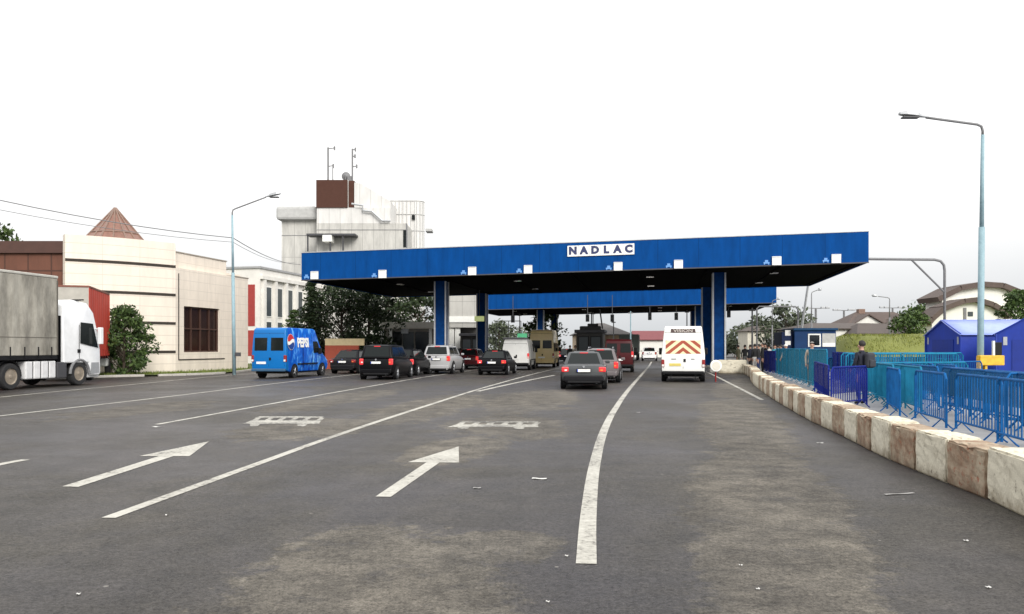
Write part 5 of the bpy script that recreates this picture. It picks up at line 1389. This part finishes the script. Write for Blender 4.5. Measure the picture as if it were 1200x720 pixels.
# ------------------------------------------------------------------ crowd barriers
blues = {'royal': mat('royal_blue_barrier', (.004, .014, .17), .65, var=.2, spec=.15), 'mid': mat('blue_barrier', (.004, .085, .26), .65, var=.35, scale=2, spec=.15), 'turq': mat('turquoise_barrier', (.006, .16, .28), .65, var=.2, spec=.2)}
def net(name, c, dens):
    m, nt, b = nodes_of(name); L_ = nt.links
    b.inputs['Base Color'].default_value = (*c, 1); b.inputs['Roughness'].default_value = .8
    tr = nt.nodes.new('ShaderNodeBsdfTransparent'); mx = nt.nodes.new('ShaderNodeMixShader')
    tc = nt.nodes.new('ShaderNodeTexCoord'); n = nt.nodes.new('ShaderNodeTexNoise'); n.inputs['Scale'].default_value = 2.; mp = nt.nodes.new('ShaderNodeMapping'); mp.inputs['Scale'].default_value = (4, 4, .4)
    L_.new(tc.outputs['Object'], mp.inputs['Vector']); L_.new(mp.outputs['Vector'], n.inputs['Vector'])
    r = nt.nodes.new('ShaderNodeMapRange'); r.inputs[1].default_value = .3; r.inputs[2].default_value = .7; r.inputs[3].default_value = dens - .2; r.inputs[4].default_value = min(1, dens + .2); L_.new(n.outputs['Fac'], r.inputs[0])
    L_.new(r.outputs[0], mx.inputs[0]); L_.new(tr.outputs[0], mx.inputs[1]); L_.new(b.outputs[0], mx.inputs[2]); L_.new(mx.outputs[0], nt.nodes['Material Output'].inputs[0])
    return m
nets = {'turq': net('turquoise_netting', (.005, .15, .24), .5), 'royal': net('royal_blue_netting', (.004, .014, .17), .55), 'mid': net('blue_netting', (.004, .10, .24), .55)}
protos = {}
def barrier_proto(kind, L=2.2, H=1.08, bars=15, sheet=False):
    t = thing('crowd_barrier', None, 'barrier', (0, 0, 0))
    m = MB(); r = .024
    m.tube([(-L / 2, 0, .05), (-L / 2, 0, H - .1), (-L / 2 + .1, 0, H), (L / 2 - .1, 0, H), (L / 2, 0, H - .1), (L / 2, 0, .05)], r, 7)
    m.tube([(-L / 2, 0, .2), (L / 2, 0, .2)], r * .85, 6); m.build('frame', blues[kind], t)
    m = MB()
    for k in range(bars):
        x_ = -L / 2 + (k + 1) * L / (bars + 1); m.tube([(x_, 0, .2), (x_, 0, H - .01)], .0115, 5)
    m.build('bars', blues[kind], t)
    for s_ in (-1, 1):
        m = MB(); x_ = s_ * L * .36
        m.tube([(x_, -.2, .012), (x_, -.16, .04), (x_, 0, .2), (x_, .16, .04), (x_, .2, .012)], .015, 6); m.build('foot', blues[kind], t)
    if sheet:
        m = MB(); m.bx(-L / 2 + .03, L / 2 - .03, -.0, .012, .42 if H < 1.2 else .12, H - .02); m.build('netting', nets[kind], t)
    return t
def tall_proto(kind, L=2.0, H=1.5):
    return barrier_proto(kind, L, H, 22, True)
def place(proto, lab, group, x, y, ang):
    k = id(proto)
    if k not in protos: protos[k] = 1; o = proto; o.location = (x, y, .032); o.rotation_euler = (0, 0, ang); o['label'] = lab
    else: o = copy_thing(proto, (x, y, .032), ang, lab)
    o['group'] = group; o['category'] = 'barrier'; return o
def row(proto, lab, group, a, b, step=2.2, jit=.03, zig=0.):
    a, b = Vector(a), Vector(b); n = max(1, int(round((b - a).length / step))); ang = math.atan2((b - a).y, (b - a).x)
    for i in range(n):
        p = a.lerp(b, (i + .5) / n); place(proto, lab, group, p.x + random.uniform(-jit, jit), p.y + random.uniform(-jit, jit), ang + random.uniform(-.03, .03) + (zig if i % 2 else -zig))
pm = barrier_proto('mid'); pr = barrier_proto('royal'); pt = tall_proto('turq'); pr2 = tall_proto('royal', 2.0, 1.35); pnet = barrier_proto('mid', sheet=True)
G1 = 'blue steel crowd barriers in lines'
ptq = barrier_proto('turq', 2.2, 1.12, 19); pq2 = barrier_proto('turq', 2.2, 1.35, 21); prn = barrier_proto('royal', sheet=True)
row(pm, 'blue steel crowd barrier in the front line just behind the concrete blocks', G1, (7.0, 8.8), (8.75, 17.6), jit=.08)
row(pnet, 'blue netted crowd barrier in the second line behind the front barriers', G1, (8.7, 10.0), (10.5, 19.6), jit=.1)
row(pnet, 'blue netted crowd barrier in the third line, left of the lamp foot', G1, (10.3, 18.2), (12.4, 27.8), jit=.12)
row(pm, 'blue steel crowd barrier in the fourth line, left of the lamp foot', G1, (12.0, 21.8), (13.6, 28.5), jit=.12)
row(pnet, 'blue netted crowd barrier at the near corner of the long tent', G1, (17.6, 32.0), (18.9, 36.4), jit=.1)
row(ptq, 'turquoise steel crowd barrier beside the person with the backpack', G1, (9.35, 18.6), (10.5, 23.2), 2.1, jit=.08)
row(ptq, 'turquoise steel crowd barrier in the slanting line behind that beside the person', G1, (9.95, 20.4), (11.9, 28.4), 2.1, jit=.1)
row(ptq, 'turquoise steel crowd barrier crossing behind the blue lines', G1, (10.6, 24.0), (13.9, 24.9), 2.0, jit=.1)
row(pq2, 'taller turquoise crowd barrier in the second crossing line before the bank', G1, (11.6, 28.2), (15.9, 28.9), 2.0, jit=.1)
row(pq2, 'taller turquoise crowd barrier in the third crossing line before the bank', G1, (13.2, 32.2), (18.4, 33.4), 2.0, jit=.1)
row(pnet, 'blue netted crowd barrier crossing in front of the grass bank', G1, (15.0, 38.5), (20.6, 40.5), 2.0, jit=.1)
row(pm, 'blue steel crowd barrier in the short line just behind the second line', G1, (9.5, 13.6), (10.95, 20.2), jit=.12)
row(pm, 'blue steel crowd barrier in the slanting line just before the front line starts', G1, (8.7, 18.2), (9.4, 20.2), 2.0, jit=.05)
row(pm, 'blue steel crowd barrier in the row in front of the long tent', G1, (15.0, 27.6), (17.0, 29.0), 2.0, jit=.1)
row(pm, 'blue steel crowd barrier crossing in the middle of the fenced yard', G1, (9.6, 15.6), (11.4, 16.2), 2.0, jit=.1)
row(prn, 'royal blue netted crowd barrier in front of the person with the backpack', G1, (7.9, 20.1), (9.4, 21.6))
row(prn, 'royal blue netted crowd barrier running back behind the person with the backpack', G1, (8.6, 22.0), (10.5, 28.0), 2.2)
row(pr, 'royal blue crowd barrier in the line before the blue kiosk', G1, (12.6, 29.6), (15.2, 35.0), 2.2)
row(pt, 'tall turquoise screened barrier in front of the waiting people', 'turquoise screened barriers by the queue', (11.1, 28.6), (15.4, 47.2), 2.0)
row(pr2, 'royal blue screened barrier at the far end of the people queue', 'royal blue screened barriers', (15.5, 47.8), (16.4, 53.0), 2.0)
row(pr2, 'royal blue screened barrier standing behind the waiting people', 'royal blue screened barriers', (13.4, 31.5), (15.2, 38.5), 2.0)

# kiosk
def kiosk():
    d = 60
    t = thing('kiosk', 'dark blue cabin kiosk with white framed window behind the queue of people', 'kiosk', (bearing(945.5, d), d, .03), R(-4))
    kb_ = mat('kiosk_blue_panel', (.006, .035, .115), .6, var=.2, scale=1.2, spec=.2); W = (979 - 945.5) / F * d; H = elev(388, d)
    m = MB(); m.bx(-.9, W, 0, 3.0, 0, H); m.build('wall', kb_, t, bevel=.03)
    m = MB(); m.bx(-1.0, W + .1, -.15, 3.1, H + .002, H + .18); m.build('roof', mat('kiosk_roof_blue', (.006, .045, .11), .6, spec=.2), t, bevel=.03)
    z0, z1 = 1.62, 2.58
    m = MB(); m.bx(.08, 1.0, -.05, 0, z0, z1); f = m.build('window', M['white_sheet'], t); m = MB(); m.bx(.18, .9, -.06, -.051, z0 + .1, z1 - .1); m.build('pane', M['glass'], f)
    m = MB(); m.bx(1.1, W - .06, -.05, 0, z0, z1 + .02); f = m.build('shutter', mat('pale_shutter', (.42, .42, .40), .6), t); m = MB(); m.bx(1.13, W - .09, -.06, -.051, z0, z0 + .28); m.build('counter', M['white_sheet'], f)
    m = MB(); m.bx(-1.75, -.902, .3, 2.6, 0, H - .1); m.build('side_annexe', mat('navy_annexe', (.006, .016, .06), .6, spec=.2), t, bevel=.02)
    for a, b in ((2.45, 2.85), (1.75, 2.05)):
        m = MB(); m.bx(-1.5, -1.1, .27, .3, a, b); m.build('notice', M['white_sheet'], t)
kiosk()

# tents
tent_m = mat('royal_blue_tent_cloth', (.006, .032, .30), .5, var=.2, scale=1.6, bump=.5, bscale=2.2, stretch=(1, 1, .5))
tent_roof = mat('sky_sheen_tent_roof', (.24, .31, .70), .35, var=.15, scale=1.2, bump=.4, bscale=2.0)  # sky reflection on the blue cloth is painted in as pale violet
def tent(label, corner, rz, width, length, eave, ridge, roofm):
    """gable end along local x from 0..width at y=0, tent runs back along +y"""
    t = thing('tent', label, 'tent', (corner[0], corner[1], .03), rz, 'blue ridge tents')
    m = MB(); w = width; sag = .05
    m.add([(0, 0, 0), (w, 0, 0), (w, 0, eave), (w / 2, 0, ridge), (0, 0, eave), (0, length, 0), (w, length, 0), (w, length, eave), (w / 2, length, ridge), (0, length, eave)],
          [(0, 1, 2, 3, 4), (9, 8, 7, 6, 5), (0, 4, 9, 5), (2, 1, 6, 7)]); m.build('wall', tent_m, t)
    for s_ in (0, 1):
        m = MB(); n = 8; vs = []
        for j in range(n + 1):
            for i in range(5):
                k = i / 4; x_ = (w / 2) * (1 - k) + (-.12 if s_ == 0 else w + .12) * k; z = ridge * (1 - k) + (eave - .06) * k + .02
                z -= sag * math.sin(math.pi * k) * (0.4 + .6 * abs(math.sin(j / n * math.pi * 2)))
                vs.append((x_, -.1 + (length + .2) * j / n, z))
        m.add(vs, [(j * 5 + i, j * 5 + i + 1, (j + 1) * 5 + i + 1, (j + 1) * 5 + i) for j in range(n) for i in range(4)])
        o = m.build('roof', roofm, t, smooth=True, fix=False); sd = o.modifiers.new('thick', 'SOLIDIFY'); sd.thickness = .02
    m = MB(); m.bx(w * .2, w * .8, -.03, -.005, .05, eave - .25); m.build('door_flap', mat('tent_flap', (.005, .024, .22), .55), t)
    for xx in (.3, w - .3):
        m = MB(); m.box((xx, -.02, eave - .3), (.14, .02, .34)); m.build('window_patch', M['trim'], t)
    m = MB(); m.tube([(-.02, -.03, 0), (-.02, -.03, eave)], .04, 6); m.tube([(w + .02, -.03, 0), (w + .02, -.03, eave)], .04, 6); m.tube([(0, -.03, eave), (w / 2, -.03, ridge), (w, -.03, eave)], .035, 6); m.build('frame', tent_m, t)
    m = MB()
    for j in (1, 2):
        yy = length * j / 3; m.box((w + .006, yy, eave * .45), (.012, .04, eave * .9)); m.box((-.006, yy, eave * .45), (.012, .04, eave * .9))
    m.build('seam', mat('tent_seam', (.06, .07, .3), .5), t)
    return t
tent('long royal blue ridge tent with sky sheen painted on its roof behind the lamp post', (21.1, 41.3, 0), R(-96), 4.0, 7, 2.2, 2.88, tent_roof)
d = 33.2
tent('royal blue ridge tent at the right edge with its gable towards the road', (bearing(1168, d), d, 0), R(-30), 2.7, 3.2, 2.14, 2.98, tent_m)

# ------------------------------------------------------------------ people
def cloth(name, c): return mat(name, c, .85, var=.15, scale=8)
def person(label, x, y, z, face_deg, top, bottom, h=1.74, hair=True, hairm=None, pose=0, group=None, pack=None, armfwd=0., bag=None, cap=None):
    t = thing('person', label, 'person', (x, y, z), R(face_deg), group)      # faces local +y
    s = h / 1.75; V = []; E = []; Rr = []
    def v(p, r, par=None):
        V.append((p[0] * s, p[1] * s, p[2] * s)); Rr.append(r * s); i = len(V) - 1
        if par is not None: E.append((par, i))
        return i
    pel = v((0, 0, .95), .135); sp = v((0, .01, 1.12), .125, pel); ch_ = v((0, .0, 1.32), .15, sp); nb = v((0, -.01, 1.46), .075, ch_); nk = v((0, .0, 1.53), .055, nb)
    hd = v((0, .015, 1.61), .09, nk); ht = v((0, .005, 1.69), .075, hd)
    step = .08 * pose
    for sx in (-1, 1):
        sh = v((sx * .175, -.01, 1.40), .062, ch_); el = v((sx * .235, -.03 + armfwd * .08, 1.13), .046, sh)
        wr = v((sx * (.235 - .06 * armfwd), .05 + armfwd * .2, .89 + armfwd * .16), .032, el); pm_ = v((sx * (.235 - .07 * armfwd), .075 + armfwd * .25, .81 + armfwd * .2), .030, wr)
        px_, py_, pz_ = V[pm_][0] / s, V[pm_][1] / s, V[pm_][2] / s
        for k in range(4):
            fy = -.03 + k * .02; ln = (.062, .075, .08, .065)[k]
            f1 = v((px_ + sx * .004, py_ + fy, pz_ - ln * .55), .0095, pm_); v((px_ - sx * .008, py_ + fy + .004, pz_ - ln), .008, f1)
        th = v((px_ - sx * .012, py_ + .045, pz_ + .03), .010, pm_); v((px_ - sx * .016, py_ + .062, pz_ - .005), .009, th)
        hp = v((sx * .09, 0, .90), .105, pel); kn = v((sx * .10, .02 + sx * step * .6, .5), .068, hp); an = v((sx * .105, -.02 + sx * step, .09), .046, kn); v((sx * .12, .13 + sx * step, .04), .042, an)
    me = bpy.data.meshes.new('body'); me.from_pydata(V, E, []); o = bpy.data.objects.new('body', me); col.objects.link(o)
    sk = o.modifiers.new('skin', 'SKIN'); sk.use_smooth_shade = True
    for i, d_ in enumerate(me.skin_vertices[0].data): d_.radius = (Rr[i] * (1.0 if i not in (ch_, pel, sp) else 1.12), Rr[i] * (1. if i not in (ch_, pel, sp) else .82)); d_.use_root = (i == 0)
    sb = o.modifiers.new('sub', 'SUBSURF'); sb.levels = 1; sb.render_levels = 1
    dg = bpy.context.evaluated_depsgraph_get(); m2 = bpy.data.meshes.new_from_object(o.evaluated_get(dg)); m2.name = 'body'
    bpy.data.objects.remove(o); o = bpy.data.objects.new('body', m2); col.objects.link(o); o.parent = t
    m2.materials.clear()
    for q in (top, bottom, M['skin'], M['shoe']): m2.materials.append(q)
    for p in m2.polygons:
        c = p.center / s; ax = abs(c.x)
        if c.z > 1.485: p.material_index = 2
        elif ax > .16 and c.z < .885 + armfwd * .16 and c.z > .6: p.material_index = 2
        elif c.z < .1: p.material_index = 3
        elif c.z < .95 and ax < .2: p.material_index = 1
        else: p.material_index = 0
        p.use_smooth = True
    m = MB()
    for sx in (-1, 1): m.lathe([(.003, -.006), (.011, 0), (.003, .006)], (sx * .033 * s, .1 * s, 1.63 * s), 'y', 8)
    m.build('eyes', M['black'], t)
    m = MB(); m.tube([(0, .095 * s, 1.625 * s), (0, .122 * s, 1.59 * s), (0, .1 * s, 1.582 * s)], [.01, .015, .012], 6)
    for sx in (-1, 1): m.tube([(sx * .082 * s, .01 * s, 1.64 * s), (sx * .092 * s, 0, 1.61 * s), (sx * .083 * s, .01 * s, 1.58 * s)], [.012, .016, .01], 6)
    m.build('face_features', M['skin'], t, smooth=True)
    if hair:
        bm = bmesh.new(); bmesh.ops.create_uvsphere(bm, u_segments=14, v_segments=9, radius=.105 * s)
        bmesh.ops.scale(bm, vec=(.92, 1.05, 1.0), verts=bm.verts); bmesh.ops.translate(bm, vec=(0, -.012 * s, 1.668 * s), verts=bm.verts)
        bmesh.ops.delete(bm, geom=[q for q in bm.verts if (q.co.z < 1.60 * s) or (q.co.z < 1.69 * s and q.co.y > .045 * s)], context='VERTS')
        hm = bpy.data.meshes.new('hair'); bm.to_mesh(hm); bm.free(); hm.materials.append(hairm or M['hair'])
        for p in hm.polygons: p.use_smooth = True
        ho = bpy.data.objects.new('hair', hm); col.objects.link(ho); ho.parent = t
    if cap:
        m = MB(); m.lathe([(.107 * s, 1.66 * s), (.1 * s, 1.72 * s), (.03 * s, 1.755 * s)], (0, 0, 0), 'z', 14); m.box((0, .13 * s, 1.668 * s), (.14 * s, .1 * s, .012)); m.build('cap', cap, t)
    if pack:
        # a backpack is a thing of its own
        k = thing('backpack', pack[0], 'backpack', (x, y, z), R(face_deg))
        m = MB(); m.box((pack[2] * s, -.21 * s, 1.22 * s), (.29 * s, .16 * s, .42 * s)); m.build('bag', pack[1], k, bevel=.06, seg=3)
        m = MB(); m.box((pack[2] * s, -.305 * s, 1.14 * s), (.22 * s, .05 * s, .2 * s)); m.build('front_pocket', pack[1], k, bevel=.025)
        m = MB()
        for sx in (-1, 1): m.tube([(sx * .12 * s + pack[2] * s * .5, -.17 * s, 1.05 * s), (sx * .14 * s, .12 * s, 1.2 * s), (sx * .13 * s, .09 * s, 1.40 * s), (sx * .12 * s, -.1 * s, 1.44 * s)], .018, 6)
        m.build('strap', M['black'], k)
    return t
navy = cloth('navy_jacket', (.008, .01, .022)); dk_ = cloth('black_jacket', (.01, .01, .011)); jean = cloth('blue_jeans', (.02, .035, .11)); wht = cloth('white_shirt', (.62, .6, .57)); gry = cloth('grey_trousers', (.1, .1, .1)); tan_ = cloth('light_shirt', (.4, .34, .28)); whp = cloth('white_trousers', (.6, .58, .55)); grn = cloth('olive_coat', (.09, .085, .05))
x, y = bearing(1009.5, 22.4), 22.4
person('person in a dark jacket with a backpack, standing behind the royal blue barrier', x, y, .03, 25, navy, cloth('royal_blue_trousers', (.012, .025, .2)), h=1.76, pack=('dark backpack with pale side worn by the person at the barrier', cloth('charcoal_bag', (.03, .032, .04)), .08), armfwd=.6)
x, y = bearing(951.5, 33.5), 33.5
person('person in a light shirt facing the road behind the turquoise screens', x, y, .03, 165, tan_, gry, h=1.8, hairm=M['hair_grey'])
ppl = [(921, 43.5, 'person in a white cap at the right end of the waiting queue', tan_, jean, 1.74, 120, wht), (915, 47, 'dark haired person in a dark top right of the two turquoise shirted ones', dk_, gry, 1.72, 60, None),
       (908, 51, 'dark haired person in a turquoise shirt behind the screens', cloth('turquoise_shirt', (.03, .2, .26)), gry, 1.74, 200, None), (901, 55.5, 'person in a white shirt in the middle of the queue', wht, jean, 1.74, 30, None),
       (893.5, 50, 'tall person in black with one arm raised at the left of the queue', dk_, dk_, 1.86, 80, None), (884.5, 51, 'person in a black jacket and white trousers at the queue end', dk_, whp, 1.78, 20, None),
       (889, 48.6, 'person in a dark jacket between the black clad ones at the queue end', dk_, jean, 1.76, 60, None), (879, 54, 'person in navy clothes leaning near the middle of the block row end', navy, dk_, 1.74, 40, None), (911.5, 49.5, 'short person in dark clothes in the middle of the screened queue', navy, gry, 1.7, 20, None), (897, 53, 'person with a dark coat just left of the white shirted one', dk_, gry, 1.82, 100, None),
       (873, 57, 'person in black farthest along the block row', dk_, gry, 1.74, -10, None), (865, 61, 'person in an olive coat beside the far concrete blocks', grn, grn, 1.72, 30, None)]
for px, d, lab, a, b, hh, fc, cp in ppl:
    person(lab, bearing(px, d), d, .03, fc, a, b, h=hh, group='people waiting behind the barriers', hair=cp is None, cap=cp, armfwd=random.choice((0, .5)), pose=random.choice((0, 1)))
person('person in a white top and dark trousers walking by the passport booth', bearing(674, 68), 68, .01, 160, wht, dk_, h=1.76, pose=1)
person('person in dark clothes standing left of the passport booth', bearing(668, 70), 70, .01, 180, dk_, dk_, h=1.76)

# ------------------------------------------------------------------ litter
random.seed(3)
scraps = [(632, 562, .24, .09, 'white paper sheet lying between the arrow and the curved line'), (559, 573, .12, .06, 'grey paper scrap lying left of the white paper sheet'), (1132, 635, .07, .05, 'white litter scrap on the road at the lower right'),
          (1158, 690, .06, .05, 'pale litter scrap nearest the lower right corner'), (748, 484, .1, .1, 'pale scrap on the asphalt right of the curved line'), (183, 501, .22, .12, 'white scrap at the near end of the second lane line'),
          (195, 605, .06, .04, 'small pale scrap beside the long lane line at the left'), (92, 698, .05, .04, 'small pale scrap near the lower left corner'), (664, 653, .05, .04, 'tiny white scrap just left of the curved line end'),
          (642, 707, .05, .03, 'tiny pale scrap at the bottom of the road below the curved line'), (888, 692, .05, .03, 'tiny white scrap on the right lane near the bottom'), (868, 664, .05, .03, 'tiny pale scrap on the brown patch of the right lane'),
          (1054, 580, .5, .05, 'flat torn strip lying near the concrete blocks'), (961, 520, .14, .08, 'pale scrap at the foot of the concrete blocks')]
pap = mat('litter_paper', (.62, .61, .58), .8); pap2 = mat('grey_litter', (.3, .29, .28), .8)
for px, py, a, b, lab in scraps:
    a *= .75 if py < 600 else .5; b *= .8 if py < 600 else .55
    x, y = ground(px, py); m = MB()
    n = 4; vs = [(-a / 2 + a * i / n, -b / 2 + b * j, .004 + .003 * math.sin(i * 1.7 + j)) for j in (0, 1) for i in range(n + 1)]
    vs += [(p[0], p[1], p[2] + .003) for p in vs]; q = 2 * (n + 1)
    fs = []
    for i in range(n): fs += [(i, i + n + 1, i + n + 2, i + 1), (q + i, q + i + 1, q + i + n + 2, q + i + n + 1)]
    m.add(vs, fs); o = m.build('litter_scrap', pap2 if 'grey' in lab or 'torn' in lab else pap, None, loc=(x, y, .006), rz=random.uniform(-.4, .4), fix=False)
    tag(o, lab, 'litter', 'paper scraps on the road')

# ------------------------------------------------------------------ sky, sun, camera
SUN_EL, SUN_AZ = 30, 155           # degrees; azimuth clockwise from +y: behind the camera and a little to the right
wd = bpy.data.worlds.new('World'); sc.world = wd; wd.use_nodes = True
nt = wd.node_tree; bg = nt.nodes['Background']
sky = nt.nodes.new('ShaderNodeTexSky'); sky.sky_type = 'NISHITA'; sky.sun_disc = False
sky.sun_elevation = R(SUN_EL); sky.sun_rotation = R(SUN_AZ); sky.air_density = 1.; sky.dust_density = 4.; sky.ozone_density = .6
hs = nt.nodes.new('ShaderNodeHueSaturation'); hs.inputs['Saturation'].default_value = .1
nt.links.new(sky.outputs[0], hs.inputs['Color'])
# an even overcast layer with faint darker cloud folds, in world directions
tc = nt.nodes.new('ShaderNodeTexCoord'); mp = nt.nodes.new('ShaderNodeMapping'); mp.inputs['Scale'].default_value = (1, 1, 3)
nz = nt.nodes.new('ShaderNodeTexNoise'); nz.inputs['Scale'].default_value = 1.6; nz.inputs['Detail'].default_value = 5
nt.links.new(tc.outputs['Generated'], mp.inputs['Vector']); nt.links.new(mp.outputs['Vector'], nz.inputs['Vector'])
rp_ = nt.nodes.new('ShaderNodeValToRGB'); rp_.color_ramp.elements[0].position = .3; rp_.color_ramp.elements[1].position = .7
rp_.color_ramp.elements[0].color = (10.5, 10.6, 10.8, 1); rp_.color_ramp.elements[1].color = (12.5, 12.4, 12.2, 1)
nt.links.new(nz.outputs['Fac'], rp_.inputs['Fac'])
mx = nt.nodes.new('ShaderNodeMix'); mx.data_type = 'RGBA'; mx.inputs[0].default_value = .75
nt.links.new(hs.outputs[0], mx.inputs[6]); nt.links.new(rp_.outputs[0], mx.inputs[7])
# an overcast sky is duller towards the horizon
sp = nt.nodes.new('ShaderNodeSeparateXYZ'); nt.links.new(tc.outputs['Generated'], sp.inputs[0])
gr = nt.nodes.new('ShaderNodeValToRGB'); e = gr.color_ramp.elements
e[0].position = 0.; e[0].color = (.40, .415, .43, 1); e[1].position = .16; e[1].color = (.66, .66, .66, 1)
q = e.new(.7); q.color = (1, 1, 1, 1)
nt.links.new(sp.outputs[2], gr.inputs['Fac'])
mg = nt.nodes.new('ShaderNodeMix'); mg.data_type = 'RGBA'; mg.blend_type = 'MULTIPLY'; mg.inputs[0].default_value = 1
nt.links.new(mx.outputs[2], mg.inputs[6]); nt.links.new(gr.outputs['Color'], mg.inputs[7]); nt.links.new(mg.outputs[2], bg.inputs['Color'])
bg.inputs['Strength'].default_value = .1
sl = bpy.data.lights.new('sun', 'SUN'); sl.energy = 1.5; sl.angle = R(25); sl.color = (1, .96, .9)
so = bpy.data.objects.new('sun', sl); col.objects.link(so)
dirv = Vector((math.sin(R(SUN_AZ)) * math.cos(R(SUN_EL)), math.cos(R(SUN_AZ)) * math.cos(R(SUN_EL)), math.sin(R(SUN_EL))))
so.rotation_euler = (-dirv).to_track_quat('-Z', 'Y').to_euler(); so.location = (0, -20, 40)

cam = bpy.data.cameras.new('camera'); co = bpy.data.objects.new('camera', cam); col.objects.link(co)
co.location = (0, 0, EYE); co.rotation_euler = (R(90), 0, 0)
cam.sensor_fit = 'HORIZONTAL'; cam.sensor_width = 36; cam.lens = F / 1200 * 36; cam.shift_y = (HOR - 360) / 1200
cam.clip_start = .1; cam.clip_end = 3000
sc.camera = co
vs_ = sc.view_settings; vs_.view_transform = 'Standard'; vs_.look = 'None'; vs_.exposure = .85; vs_.gamma = 1; vs_.use_curve_mapping = False
sc.cycles.max_bounces = 6; sc.cycles.transparent_max_bounces = 12
